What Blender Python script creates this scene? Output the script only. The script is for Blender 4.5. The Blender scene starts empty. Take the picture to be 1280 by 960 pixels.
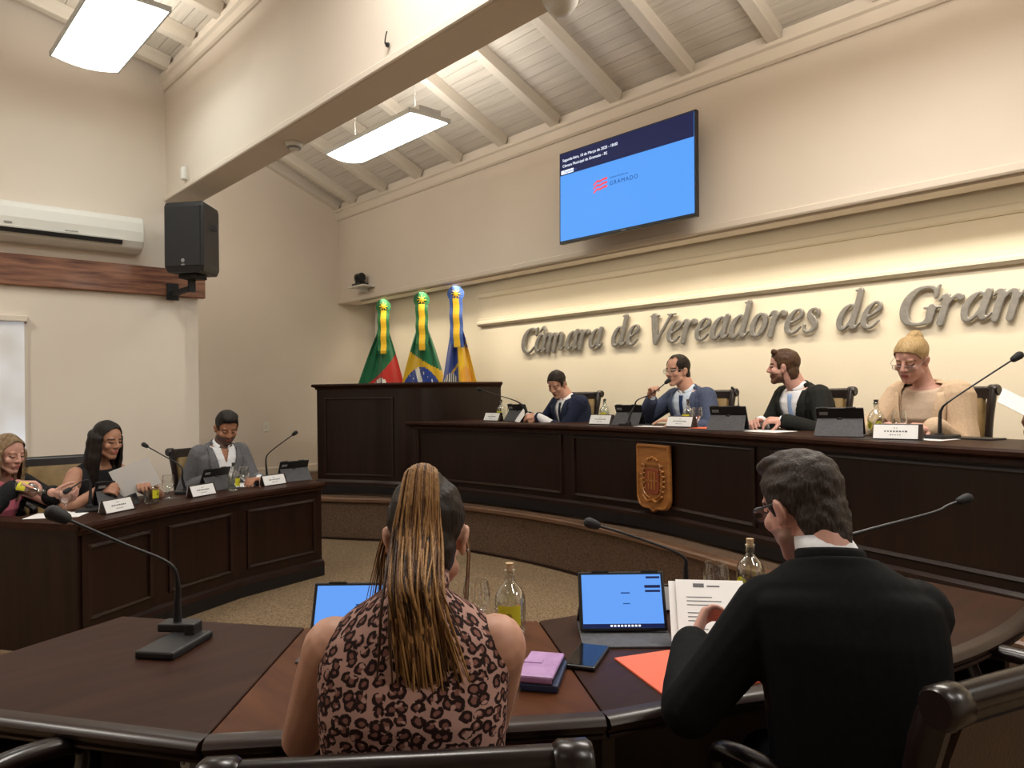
import bpy, bmesh, math, random
from mathutils import Vector, Matrix, Euler
from mathutils.bvhtree import BVHTree
random.seed(7)
S = bpy.context.scene
COL = S.collection
PI = math.pi
V = Vector

# ------------------------------------------------------------------ materials
def new_mat(name):
    m = bpy.data.materials.new(name); m.use_nodes = True
    nt = m.node_tree
    for n in list(nt.nodes): nt.nodes.remove(n)
    out = nt.nodes.new('ShaderNodeOutputMaterial')
    return m, nt, out

def N(nt, t, **kw):
    n = nt.nodes.new(t)
    for k, v in kw.items():
        if k in ('operation', 'blend_type', 'wave_type', 'bands_direction', 'feature', 'data_type', 'distance', 'noise_dimensions', 'wave_profile', 'interpolation'):
            setattr(n, k, v)
        else:
            n.inputs[k].default_value = v
    return n

def rgb(c): return (c[0], c[1], c[2], 1.0)

def pmat(name, col, rough=0.5, metal=0.0, col2=None, scale=(8, 8, 8), detail=3.0, bump=0.0, bump_scale=None,
         coat=0.0, spec=0.5, sheen=0.0, sss=0.0, lo=0.35, hi=0.65):
    """principled surface whose colour wanders between col and col2 with a noise of the given scale"""
    m, nt, out = new_mat(name)
    b = N(nt, 'ShaderNodeBsdfPrincipled')
    b.inputs['Base Color'].default_value = rgb(col)
    b.inputs['Roughness'].default_value = rough
    b.inputs['Metallic'].default_value = metal
    b.inputs['Specular IOR Level'].default_value = spec
    if coat: b.inputs['Coat Weight'].default_value = coat; b.inputs['Coat Roughness'].default_value = 0.12
    if sheen: b.inputs['Sheen Weight'].default_value = sheen
    if sss:
        b.inputs['Subsurface Weight'].default_value = sss
        b.inputs['Subsurface Radius'].default_value = (0.02, 0.008, 0.004)
        b.inputs['Subsurface Scale'].default_value = 0.3
    tc = N(nt, 'ShaderNodeTexCoord'); mp = N(nt, 'ShaderNodeMapping')
    mp.inputs['Scale'].default_value = scale
    nt.links.new(tc.outputs['Object'], mp.inputs['Vector'])
    no = N(nt, 'ShaderNodeTexNoise', Scale=1.0, Detail=detail)
    nt.links.new(mp.outputs[0], no.inputs['Vector'])
    if col2 is not None:
        r = N(nt, 'ShaderNodeValToRGB')
        r.color_ramp.elements[0].position = lo; r.color_ramp.elements[0].color = rgb(col)
        r.color_ramp.elements[1].position = hi; r.color_ramp.elements[1].color = rgb(col2)
        nt.links.new(no.outputs['Fac'], r.inputs['Fac'])
        nt.links.new(r.outputs['Color'], b.inputs['Base Color'])
    if bump:
        src = no
        if bump_scale:
            src = N(nt, 'ShaderNodeTexNoise', Scale=bump_scale, Detail=2.0)
            nt.links.new(tc.outputs['Object'], src.inputs['Vector'])
        bp = N(nt, 'ShaderNodeBump', Strength=bump, Distance=0.01)
        nt.links.new(src.outputs['Fac'], bp.inputs['Height'])
        nt.links.new(bp.outputs[0], b.inputs['Normal'])
    nt.links.new(b.outputs[0], out.inputs[0])
    return m

def emit(name, col, strength):
    m, nt, out = new_mat(name)
    e = N(nt, 'ShaderNodeEmission', Strength=strength); e.inputs['Color'].default_value = rgb(col)
    nt.links.new(e.outputs[0], out.inputs[0])
    return m

def screen_mat(name, col, strength):
    """a lit display: emission under a glossy glass"""
    m, nt, out = new_mat(name)
    b = N(nt, 'ShaderNodeBsdfPrincipled', Roughness=0.45); b.inputs['Specular IOR Level'].default_value = 0.2
    b.inputs['Base Color'].default_value = (0.01, 0.01, 0.01, 1)
    b.inputs['Emission Color'].default_value = rgb(col)
    b.inputs['Emission Strength'].default_value = strength
    nt.links.new(b.outputs[0], out.inputs[0])
    return m

def glass_mat(name, tint=(1, 1, 1), gloss=0.16):
    m, nt, out = new_mat(name)
    t = N(nt, 'ShaderNodeBsdfTransparent'); t.inputs['Color'].default_value = rgb(tint)
    g = N(nt, 'ShaderNodeBsdfGlossy', Roughness=0.04); g.inputs['Color'].default_value = (1, 1, 1, 1)
    lw = N(nt, 'ShaderNodeLayerWeight', Blend=0.35)
    mm = N(nt, 'ShaderNodeMath', operation='MULTIPLY_ADD')
    mm.inputs[1].default_value = 0.75; mm.inputs[2].default_value = gloss * 0.5
    nt.links.new(lw.outputs['Facing'], mm.inputs[0])
    mx = N(nt, 'ShaderNodeMixShader')
    nt.links.new(mm.outputs[0], mx.inputs[0]); nt.links.new(t.outputs[0], mx.inputs[1]); nt.links.new(g.outputs[0], mx.inputs[2])
    nt.links.new(mx.outputs[0], out.inputs[0])
    return m

def leopard_mat(name):
    m, nt, out = new_mat(name)
    b = N(nt, 'ShaderNodeBsdfPrincipled', Roughness=0.8); b.inputs['Specular IOR Level'].default_value = 0.15
    tc = N(nt, 'ShaderNodeTexCoord')
    nz = N(nt, 'ShaderNodeTexNoise', Scale=70.0, Detail=2.0)
    nt.links.new(tc.outputs['UV'], nz.inputs['Vector'])
    vm = N(nt, 'ShaderNodeVectorMath', operation='MULTIPLY_ADD')
    vm.inputs[1].default_value = (0.012, 0.012, 0.0)
    nt.links.new(nz.outputs['Color'], vm.inputs[0]); nt.links.new(tc.outputs['UV'], vm.inputs[2])
    vo = N(nt, 'ShaderNodeTexVoronoi', Scale=55.0, Randomness=0.62)
    vo.voronoi_dimensions = '2D'
    nt.links.new(vm.outputs[0], vo.inputs['Vector'])
    r = N(nt, 'ShaderNodeValToRGB')
    ground = (0.40, 0.235, 0.20, 1)
    cr = r.color_ramp
    cr.elements[0].position = 0.0; cr.elements[0].color = (0.20, 0.085, 0.065, 1)
    cr.elements[1].position = 1.0; cr.elements[1].color = ground
    for p, c in ((0.19, (0.19, 0.085, 0.068, 1)), (0.25, (0.022, 0.009, 0.008, 1)), (0.47, (0.018, 0.008, 0.007, 1)), (0.52, ground)):
        e = cr.elements.new(p); e.color = c
    nt.links.new(vo.outputs['Distance'], r.inputs['Fac'])
    n2 = N(nt, 'ShaderNodeTexNoise', Scale=85.0, Detail=1.0)
    nt.links.new(tc.outputs['UV'], n2.inputs['Vector'])
    r2 = N(nt, 'ShaderNodeValToRGB')
    r2.color_ramp.elements[0].position = 0.60; r2.color_ramp.elements[0].color = (0, 0, 0, 1)
    r2.color_ramp.elements[1].position = 0.64; r2.color_ramp.elements[1].color = (1, 1, 1, 1)
    nt.links.new(n2.outputs['Fac'], r2.inputs['Fac'])
    mx = N(nt, 'ShaderNodeMix', data_type='RGBA')
    mx.inputs[7].default_value = ground
    nt.links.new(r2.outputs['Color'], mx.inputs[0]); nt.links.new(r.outputs['Color'], mx.inputs[6])
    nt.links.new(mx.outputs[2], b.inputs['Base Color'])
    nt.links.new(b.outputs[0], out.inputs[0])
    return m

def wood_mat(name, c1, c2, scale=(3, 40, 40), rough=0.3, coat=0.3, rot=(0, 0, 0), spec=0.5):
    m = pmat(name, c1, rough, col2=c2, scale=scale, detail=5, coat=coat, lo=0.3, hi=0.7, spec=spec)
    for n in m.node_tree.nodes:
        if n.type == 'MAPPING': n.inputs['Rotation'].default_value = rot
    return m

def hair_mat(name, c1, c2, scale=(160, 160, 14), rough=0.5):
    return pmat(name, c1, rough, col2=c2, scale=scale, detail=3, bump=0.35, spec=0.2)

M = {}
M['plaster'] = pmat('cream_plaster', (0.74, 0.66, 0.57), 0.85, col2=(0.77, 0.69, 0.60), scale=(1.2, 1.2, 1.2), bump=0.05, bump_scale=90, spec=0.2)
M['plaster_warm'] = pmat('warm_lit_plaster', (0.73, 0.66, 0.53), 0.85, col2=(0.76, 0.69, 0.56), scale=(1.2, 1.2, 1.2), bump=0.05, bump_scale=90, spec=0.2)  # same cream plaster, with the warm wall light tinted into its colour
M['white_trim'] = pmat('cream_trim', (0.74, 0.66, 0.56), 0.6, spec=0.3)
M['ceiling_board'] = pmat('painted_ceiling_boards', (0.58, 0.53, 0.46), 0.7, col2=(0.66, 0.61, 0.53), scale=(2, 30, 30), bump=0.2, spec=0.2)
M['rafter'] = pmat('painted_rafter', (0.66, 0.60, 0.51), 0.65, col2=(0.70, 0.64, 0.55), scale=(20, 3, 20), spec=0.3)
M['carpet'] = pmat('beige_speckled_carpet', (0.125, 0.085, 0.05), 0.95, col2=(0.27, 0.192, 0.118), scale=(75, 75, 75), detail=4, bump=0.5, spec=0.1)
M['carpet_riser'] = pmat('shaded_speckled_carpet', (0.075, 0.046, 0.03), 0.95, col2=(0.155, 0.10, 0.067), scale=(90, 90, 90), detail=4, bump=0.4, spec=0.1)  # same carpet as the floor, darkened for the shade of the upright face
M['wood'] = wood_mat('dark_mahogany', (0.0085, 0.0028, 0.0018), (0.020, 0.0068, 0.0042), scale=(26, 26, 1.6), rough=0.36, coat=0.08, spec=0.35)
M['wood_top'] = wood_mat('polished_mahogany_top', (0.022, 0.0085, 0.005), (0.040, 0.0155, 0.009), scale=(24, 3.0, 10), rot=(0, 0, 0.6), rough=0.45, coat=0.0, spec=0.11)
M['wood_top_red'] = wood_mat('polished_red_mahogany_top', (0.060, 0.019, 0.0075), (0.105, 0.036, 0.0135), scale=(3.0, 24, 10), rot=(0, 0, 0.9), rough=0.42, coat=0.0, spec=0.12)
M['wood_trim'] = wood_mat('mahogany_moulding', (0.013, 0.0052, 0.0036), (0.024, 0.0095, 0.006), scale=(3, 3, 30), rough=0.36, coat=0.08, spec=0.4)
M['wood_edge'] = wood_mat('worn_step_edge', (0.10, 0.052, 0.03), (0.17, 0.09, 0.05), scale=(3, 3, 30), rough=0.4)
M['plinth'] = pmat('black_plinth', (0.008, 0.007, 0.008), 0.4)
M['rustic'] = wood_mat('rough_reddish_timber', (0.085, 0.022, 0.011), (0.34, 0.15, 0.08), scale=(8, 3.0, 34), rough=0.55, coat=0.1)
M['chair_wood'] = wood_mat('dark_chair_wood', (0.006, 0.0032, 0.003), (0.014, 0.0075, 0.0065), scale=(12, 12, 12), rough=0.28, coat=0.1, spec=0.4)
M['leather'] = pmat('olive_brown_leather', (0.19, 0.12, 0.042), 0.45, col2=(0.26, 0.17, 0.062), scale=(9, 9, 9), bump=0.15, bump_scale=160)
M['leather_dark'] = pmat('dark_brown_leather', (0.040, 0.019, 0.011), 0.5, col2=(0.060, 0.029, 0.016), scale=(9, 9, 9), bump=0.15, bump_scale=160)
M['black_plastic'] = pmat('black_plastic', (0.012, 0.012, 0.014), 0.42)
M['black_matte'] = pmat('black_rubber', (0.008, 0.008, 0.009), 0.7)
M['black_gloss'] = pmat('black_glass', (0.006, 0.006, 0.008), 0.08)
M['grey_folio'] = pmat('charcoal_folio', (0.055, 0.054, 0.06), 0.75, col2=(0.075, 0.074, 0.08), scale=(60, 60, 60), bump=0.1)
M['white_plastic'] = pmat('white_plastic', (0.78, 0.77, 0.72), 0.4)
M['grey_plastic'] = pmat('grey_plastic', (0.25, 0.25, 0.25), 0.5)
M['steel'] = pmat('brushed_steel', (0.27, 0.26, 0.245), 0.42, metal=0.6, col2=(0.33, 0.32, 0.30), scale=(30, 30, 30))
M['chrome'] = pmat('chrome', (0.7, 0.7, 0.7), 0.15, metal=1.0)
M['paper'] = pmat('white_paper', (0.80, 0.80, 0.80), 0.8, spec=0.2)
M['ink'] = pmat('grey_ink', (0.12, 0.12, 0.13), 0.8)
M['orange'] = pmat('coral_orange_card', (0.78, 0.14, 0.065), 0.6)
M['glass'] = glass_mat('clear_glass', (0.96, 0.98, 0.97))
M['bottle'] = glass_mat('bottle_glass', (0.90, 0.94, 0.91), 0.2)
M['cork'] = pmat('cork', (0.50, 0.36, 0.21), 0.8, col2=(0.36, 0.24, 0.13), scale=(120, 120, 120))
M['stopper'] = pmat('dark_stopper', (0.05, 0.045, 0.04), 0.5)
M['yellow'] = pmat('lemon_yellow_print', (0.62, 0.58, 0.03), 0.4)
M['olive'] = pmat('olive_print', (0.30, 0.26, 0.02), 0.4)
M['lilac'] = pmat('lilac_leather', (0.36, 0.20, 0.42), 0.4, col2=(0.44, 0.27, 0.52), scale=(25, 25, 25))
M['navy'] = pmat('navy_cover', (0.02, 0.035, 0.09), 0.5)
M['crest'] = pmat('carved_oiled_wood', (0.30, 0.115, 0.026), 0.45, col2=(0.40, 0.165, 0.04), scale=(8, 8, 40), coat=0.2, bump=0.1)
M['crest_red'] = pmat('carved_red_wood', (0.24, 0.055, 0.02), 0.5)
M['carve'] = pmat('carved_groove_wood', (0.13, 0.045, 0.012), 0.6)
M['lamp'] = emit('lamp_diffuser', (0.90, 1.0, 0.97), 5.0)
M['lamp_frame'] = pmat('lamp_metal', (0.55, 0.55, 0.52), 0.4, metal=0.4)
M['sky_blue'] = screen_mat('display_blue', (0.085, 0.32, 0.85), 0.75)
M['screen_tab'] = screen_mat('tablet_display_blue', (0.12, 0.33, 0.85), 0.72)
M['screen_navy'] = screen_mat('display_navy', (0.004, 0.008, 0.045), 1.0)
M['screen_white'] = screen_mat('display_white', (0.85, 0.9, 1.0), 0.9)
M['screen_dark'] = screen_mat('display_dark_mark', (0.01, 0.05, 0.20), 1.0)
M['screen_red'] = screen_mat('display_red', (0.85, 0.06, 0.08), 0.9)
M['blind'] = pmat('cream_roller_blind', (0.72, 0.70, 0.66), 0.8)
M['grille'] = pmat('speaker_grille', (0.012, 0.012, 0.013), 0.65, bump=0.3, bump_scale=400)

# ------------------------------------------------------------------ mesh builder
class MB:
    def __init__(s): s.v = []; s.f = []; s.m = []
    def add(s, vs, fs, mi=0):
        o = len(s.v); s.v += [tuple(p) for p in vs]
        s.f += [tuple(i + o for i in f) for f in fs]; s.m += [mi] * len(fs)
        return s
    def box(s, c, d, rot=None, mi=0):
        x, y, z = d[0] / 2, d[1] / 2, d[2] / 2
        vs = [V(p) for p in ((-x, -y, -z), (x, -y, -z), (x, y, -z), (-x, y, -z), (-x, -y, z), (x, -y, z), (x, y, z), (-x, y, z))]
        if rot is not None:
            R = rot if isinstance(rot, Matrix) else Euler(rot).to_matrix()
            vs = [R @ p for p in vs]
        return s.add([p + V(c) for p in vs], [(3, 2, 1, 0), (4, 5, 6, 7), (0, 1, 5, 4), (1, 2, 6, 5), (2, 3, 7, 6), (3, 0, 4, 7)], mi)
    def rings(s, rs, closed=True, caps=True, mi=0):
        n = len(rs[0]); vs = [p for r in rs for p in r]; fs = []
        for i in range(len(rs) - 1):
            for j in range(n if closed else n - 1):
                a = i * n + j; b = i * n + (j + 1) % n
                fs.append((a, b, b + n, a + n))
        if caps and closed:
            fs.append(tuple(range(n - 1, -1, -1))); fs.append(tuple(range((len(rs) - 1) * n, len(rs) * n)))
        return s.add(vs, fs, mi)
    def tube(s, pts, r, n=8, flat=1.0, mi=0, up=None):
        pts = [V(p) for p in pts]; k = len(pts)
        rr = r if isinstance(r, (list, tuple)) else [r] * k
        t0 = (pts[1] - pts[0]).normalized()
        a = V(up) if up is not None else (V((0, 0, 1)) if abs(t0.z) < 0.9 else V((1, 0, 0)))
        x = (a - t0 * a.dot(t0)).normalized()
        rs = []
        for i in range(k):
            t = (pts[min(i + 1, k - 1)] - pts[max(i - 1, 0)])
            t = t.normalized() if t.length > 1e-9 else t0
            x = (x - t * x.dot(t))
            x = x.normalized() if x.length > 1e-6 else t.orthogonal().normalized()
            y = t.cross(x)
            rs.append([pts[i] + (x * math.cos(2 * PI * j / n) * flat + y * math.sin(2 * PI * j / n)) * rr[i] for j in range(n)])
        return s.rings(rs, mi=mi)
    def lathe(s, prof, n=24, c=(0, 0, 0), mi=0, axis=None, caps=True):
        c = V(c)
        if axis is None: R = Matrix.Identity(3)
        else: R = V((0, 0, 1)).rotation_difference(V(axis)).to_matrix()
        rs = [[c + R @ V((r * math.cos(2 * PI * j / n), r * math.sin(2 * PI * j / n), z)) for j in range(n)] for r, z in prof]
        return s.rings(rs, mi=mi, caps=caps)
    def ell(s, c, r, R=None, nu=20, nv=12, mi=0):
        c = V(c); R = R if R is not None else Matrix.Identity(3)
        vs = []
        for i in range(1, nv):
            th = PI * i / nv
            for j in range(nu):
                ph = 2 * PI * j / nu
                vs.append(c + R @ V((r[0] * math.sin(th) * math.cos(ph), r[1] * math.sin(th) * math.sin(ph), r[2] * math.cos(th))))
        vs += [c + R @ V((0, 0, r[2])), c + R @ V((0, 0, -r[2]))]
        fs = []
        for i in range(nv - 2):
            for j in range(nu):
                a = i * nu + j; b = i * nu + (j + 1) % nu
                fs.append((a, a + nu, b + nu, b))
        T = (nv - 1) * nu; Bm = T + 1; l = (nv - 2) * nu
        for j in range(nu):
            fs.append((T, j, (j + 1) % nu)); fs.append((Bm, l + (j + 1) % nu, l + j))
        return s.add(vs, fs, mi)
    def cap(s, a, b, ra, rb, n=14, mi=0):
        """tapered capsule"""
        a = V(a); b = V(b); d = b - a; L = d.length
        t = d / L if L > 1e-9 else V((0, 0, 1))
        x = t.orthogonal().normalized(); y = t.cross(x); rs = []
        for q in (-80, -55, -30, 0): rs.append((a + t * ra * math.sin(math.radians(q)), ra * math.cos(math.radians(q))))
        for q in (0, 30, 55, 80): rs.append((b + t * rb * math.sin(math.radians(q)), rb * math.cos(math.radians(q))))
        return s.rings([[p + (x * math.cos(2 * PI * j / n) + y * math.sin(2 * PI * j / n)) * r for j in range(n)] for p, r in rs], mi=mi)
    def prism(s, poly, z0, z1, mi=0):
        n = len(poly)
        vs = [(p[0], p[1], z0) for p in poly] + [(p[0], p[1], z1) for p in poly]
        fs = [tuple(range(n - 1, -1, -1)), tuple(range(n, 2 * n))] + [(i, (i + 1) % n, n + (i + 1) % n, n + i) for i in range(n)]
        return s.add(vs, fs, mi)
    def sweep(s, path, prof, closed=True, mi=0):
        """profile (offset to the left of the plan path, z) mitred along a plan polyline"""
        n = len(path); P = [V((p[0], p[1])) for p in path]; rs = []
        for i in range(n):
            d1 = (P[i] - P[i - 1]).normalized() if i else None
            d2 = (P[i + 1] - P[i]).normalized() if i < n - 1 else None
            if d1 is None: d1 = d2
            if d2 is None: d2 = d1
            n1 = V((-d1.y, d1.x)); n2 = V((-d2.y, d2.x)); m = (n1 + n2).normalized(); k = 1 / max(0.35, m.dot(n1))
            rs.append([V((P[i].x + m.x * o * k, P[i].y + m.y * o * k, z)) for o, z in prof])
        return s.rings(rs, closed=closed, caps=closed, mi=mi)
    def xf(s, mat):
        s.v = [tuple(mat @ V(p)) for p in s.v]; return s
    def build(s, name, mats, parent=None, smooth=False, loc=None, kind=None, bevel=0.0, autosmooth=None):
        me = bpy.data.meshes.new(name); me.from_pydata(s.v, [], s.f)
        mats = mats if isinstance(mats, (list, tuple)) else [mats]
        for m in mats: me.materials.append(M[m] if isinstance(m, str) else m)
        if len(mats) > 1:
            for p, i in zip(me.polygons, s.m): p.material_index = i
        bm = bmesh.new(); bm.from_mesh(me)
        bmesh.ops.recalc_face_normals(bm, faces=bm.faces[:])
        bm.to_mesh(me); bm.free()
        if smooth or autosmooth:
            for p in me.polygons: p.use_smooth = True
            if autosmooth:
                try: me.set_sharp_from_angle(angle=math.radians(autosmooth))
                except Exception: pass
        o = bpy.data.objects.new(name, me); COL.objects.link(o)
        if loc is not None: o.location = loc
        if parent is not None: o.parent = parent
        if kind: o['kind'] = kind
        if bevel:
            b = o.modifiers.new('bevel', 'BEVEL'); b.width = bevel; b.segments = 2; b.limit_method = 'ANGLE'
        return o

def thing(name, label, cat, loc=(0, 0, 0), rz=0.0, group=None):
    o = bpy.data.objects.new(name, None); COL.objects.link(o)
    o.empty_display_size = 0.05
    o.location = loc; o.rotation_euler = (0, 0, rz); o['label'] = label; o['category'] = cat
    if group: o['group'] = group
    return o

def tag(o, label, cat, group=None):
    o['label'] = label; o['category'] = cat
    if group: o['group'] = group
    return o

def cr(pts, k=6):
    """Catmull-Rom through points of any dimension"""
    out = []; n = len(pts)
    for i in range(n - 1):
        p0 = pts[max(i - 1, 0)]; p1 = pts[i]; p2 = pts[i + 1]; p3 = pts[min(i + 2, n - 1)]
        for j in range(k):
            t = j / k
            out.append(tuple(0.5 * (2 * b + (c - a) * t + (2 * a - 5 * b + 4 * c - d) * t * t + (3 * b - a - 3 * c + d) * t ** 3) for a, b, c, d in zip(p0, p1, p2, p3)))
    out.append(tuple(pts[-1])); return out

def remesh(mb, voxel, smooth=2, factor=0.5):
    me = bpy.data.meshes.new('tmp'); me.from_pydata(mb.v, [], mb.f)
    bm = bmesh.new(); bm.from_mesh(me); bmesh.ops.recalc_face_normals(bm, faces=bm.faces[:]); bm.to_mesh(me); bm.free()
    o = bpy.data.objects.new('tmp', me); COL.objects.link(o)
    r = o.modifiers.new('r', 'REMESH'); r.mode = 'VOXEL'; r.voxel_size = voxel; r.use_smooth_shade = True
    if smooth:
        q = o.modifiers.new('s', 'SMOOTH'); q.iterations = smooth; q.factor = factor
    dg = bpy.context.evaluated_depsgraph_get(); dg.update()
    ev = o.evaluated_get(dg)
    out = bpy.data.meshes.new_from_object(ev)
    bpy.data.objects.remove(o); bpy.data.meshes.remove(me)
    for p in out.polygons: p.use_smooth = True
    return out

def cut(me, keep):
    """drop the faces whose centre fails keep()"""
    bm = bmesh.new(); bm.from_mesh(me)
    bad = [f for f in bm.faces if not keep(f.calc_center_median())]
    bmesh.ops.delete(bm, geom=bad, context='FACES')
    bm.to_mesh(me); bm.free()
    for p in me.polygons: p.use_smooth = True
    return me

def link_mesh(name, me, mats, parent, solid=0.0):
    for m in (mats if isinstance(mats, (list, tuple)) else [mats]): me.materials.append(M[m] if isinstance(m, str) else m)
    me.name = name
    o = bpy.data.objects.new(name, me); COL.objects.link(o)
    if parent is not None: o.parent = parent
    if solid:
        s = o.modifiers.new('thick', 'SOLIDIFY'); s.thickness = solid; s.offset = -1
    return o

def textmesh(body, size, mat, parent, name, mtx, depth=0.0005, align='LEFT', spacing=1.0):
    cu = bpy.data.curves.new('txt', 'FONT'); cu.body = body; cu.size = size; cu.extrude = depth; cu.align_x = align; cu.space_character = spacing
    t = bpy.data.objects.new('txt', cu); COL.objects.link(t)
    dg = bpy.context.evaluated_depsgraph_get(); dg.update()
    me = bpy.data.meshes.new_from_object(t.evaluated_get(dg))
    bpy.data.objects.remove(t); bpy.data.curves.remove(cu)
    me.materials.clear(); me.materials.append(M[mat]); me.name = name
    me.transform(mtx)
    o = bpy.data.objects.new(name, me); COL.objects.link(o); o.parent = parent
    return o
# ------------------------------------------------------------------ the room shell
def shell(name, c, d, mat, kind='structure', rot=None):
    return MB().box((0, 0, 0), d, rot).build(name, mat, loc=c, kind=kind)

shell('floor', (-3, 1, -0.05), (14.4, 10.4, 0.1), 'carpet')
# dais: a platform that runs along the back wall, its concave front faced with carpet
PATH = cr([(-9.2, 3.0), (-8.0, 3.2), (-7.2, 3.42), (-6.64, 3.70), (-6.15, 4.0), (-5.7, 4.16), (-5.2, 4.25), (-4.5, 4.31), (-3.8, 4.27),
           (-3.2, 4.16), (-2.6, 3.99), (-2.0, 3.82), (-1.49, 3.68), (-0.84, 3.52), (0, 3.36), (1.5, 3.25), (3.98, 3.2)], 4)
poly = [(p[0], p[1]) for p in PATH] + [(3.98, 5.78), (-9.2, 5.78)]
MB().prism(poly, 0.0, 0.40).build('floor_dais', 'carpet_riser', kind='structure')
MB().sweep(PATH, [(-0.035, 0.385), (-0.035, 0.41), (-0.02, 0.42), (0.05, 0.42), (0.05, 0.40), (0, 0.40), (0, 0.37), (-0.012, 0.37)]).build('trim_dais_edge', 'wood_edge', kind='structure')
MB().sweep(PATH, [(-0.012, 0.0), (-0.012, 0.022), (0.0, 0.022), (0.0, 0.0)]).build('trim_dais_foot', 'wood_trim', kind='structure')

ZF = lambda y: 4.33 + 0.222 * (2.21 - y)     # underside of the rafters, front half
ZB = lambda y: 4.01 + 0.42 * (5.2 - y)       # underside of the rafters, back half
shell('wall_left', (-7.15, -0.8, 2.9), (0.3, 6.56, 5.8), 'plaster')
shell('wall_left_return', (-8.15, 2.42, 2.9), (2.3, 0.12, 5.8), 'plaster')
shell('wall_left_recess', (-9.32, 4.15, 2.9), (0.2, 3.6, 5.8), 'plaster')
shell('wall_rear', (-3, -4.05, 3.2), (14, 0.1, 6.4), 'plaster')
shell('wall_right', (4.08, 1.0, 3.2), (0.16, 10, 6.4), 'plaster')
shell('wall_back', (-2.6, 5.88, 1.5), (13.4, 0.2, 3.2), 'plaster_warm')
shell('wall_back_panel', (-1.4, 5.75, 1.5), (10.76, 0.06, 3.0), 'plaster_warm')
# bulkhead over the dais, with mouldings
shell('wall_bulkhead', (-2.6, 5.35, 3.42), (13.24, 0.3, 1.40), 'plaster')
MB().sweep([(-9.22, 5.2), (4, 5.2)], [(0, 3.88), (-0.02, 3.88), (-0.035, 3.90), (-0.035, 3.985), (-0.055, 4.0), (-0.055, 4.03), (0, 4.03)]).build('trim_bulkhead_top', 'white_trim', kind='structure')
MB().sweep([(-9.22, 5.2), (4, 5.2)], [(0.02, 2.715), (-0.012, 2.715), (-0.02, 2.725), (-0.02, 2.765), (-0.01, 2.775), (0, 2.775), (0.02, 2.775)]).build('trim_bulkhead_foot', 'white_trim', kind='structure')
# mouldings of the raised wall panel
MB().sweep([(-6.78, 5.72), (4, 5.72)], [(0.01, 2.24), (-0.03, 2.24), (-0.055, 2.262), (-0.055, 2.285), (-0.03, 2.30), (-0.03, 2.325), (-0.012, 2.335), (0.01, 2.335)]).build('trim_panel_low', 'plaster_warm', kind='structure')
MB().sweep([(-6.78, 5.72), (4, 5.72)], [(0.01, 2.575), (-0.015, 2.575), (-0.028, 2.59), (-0.028, 2.63), (-0.012, 2.645), (0.01, 2.645)]).build('trim_panel_high', 'plaster_warm', kind='structure')
MB().box((0, 0, 0), (0.09, 0.05, 2.2)).build('trim_recess_jamb', 'white_plastic', loc=(-9.10, 5.755, 1.52), kind='structure', bevel=0.006)
MB().sweep([(-9.22, 2.5), (-9.22, 5.7)], [(0, 0.42), (-0.016, 0.42), (-0.016, 0.505), (-0.008, 0.52), (0, 0.52)]).build('baseboard_recess', 'white_trim', kind='structure')
# cross beam with its face wall
shell('wall_beam', (-1.5, 2.33, 4.26), (11.0, 0.24, 2.08), 'plaster')
MB().sweep([(-7.0, 2.21), (4, 2.21)], [(0, 3.222), (-0.014, 3.222), (-0.02, 3.23), (-0.02, 3.262), (-0.01, 3.272), (0, 3.272)]).build('trim_beam_foot', 'white_trim', kind='structure')
MB().sweep([(-7.0, 2.21), (4, 2.21)], [(0, 4.22), (-0.018, 4.22), (-0.03, 4.235), (-0.03, 4.30), (-0.05, 4.315), (-0.05, 4.36), (0, 4.36)]).build('trim_beam_top', 'white_trim', kind='structure')
# ceilings: narrow painted boards laid over the rafters
def boards(name, y0, y1, Z, h, w=0.098):
    mb = MB(); sl = Z(1) - Z(0); L = math.hypot(1, sl); n = int((y1 - y0) * L / (w + 0.004)); ang = math.atan(sl)
    for i in range(n + 1):
        y = y0 + (i + 0.5) * (w + 0.004) / L
        mb.box((-2.6, y, Z(y) + h), (13.3, w, 0.018), (ang, 0, 0))
    y = (y0 + y1) / 2
    mb.box((-2.6, y, Z(y) + h + 0.03), (13.3, (y1 - y0) * L + 0.1, 0.02), (ang, 0, 0))
    return mb.build(name, 'ceiling_board', kind='structure')
boards('ceiling_front', -4.0, 2.2, ZF, 0.13)
boards('ceiling_back', 2.46, 5.22, ZB, 0.13)
def rafter(x, y0, y1, Z, w):
    sl = Z(1) - Z(0); L = (y1 - y0) * math.hypot(1, sl); y = (y0 + y1) / 2
    o = MB().box((0, 0, 0), (w, L, 0.118)).build('beam_rafter', 'rafter', loc=(x, y, Z(y) + 0.06), kind='structure', bevel=0.006)
    o.rotation_euler = (math.atan(sl), 0, 0)
for k in range(17): rafter(-8.75 + 0.76 * k, 2.46, 5.18, ZB, 0.10)
for k in range(18): rafter(-6.80 + 0.60 * k, -3.98, 2.18, ZF, 0.09)
rafter(-9.17, 2.46, 5.18, ZB, 0.10)
# rough timber rail on the left wall
MB().box((0, 0, 0), (0.05, 4.6, 0.25)).build('trim_timber_rail', 'rustic', loc=(-6.975, 0.235, 2.487), kind='structure', bevel=0.01)
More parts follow.
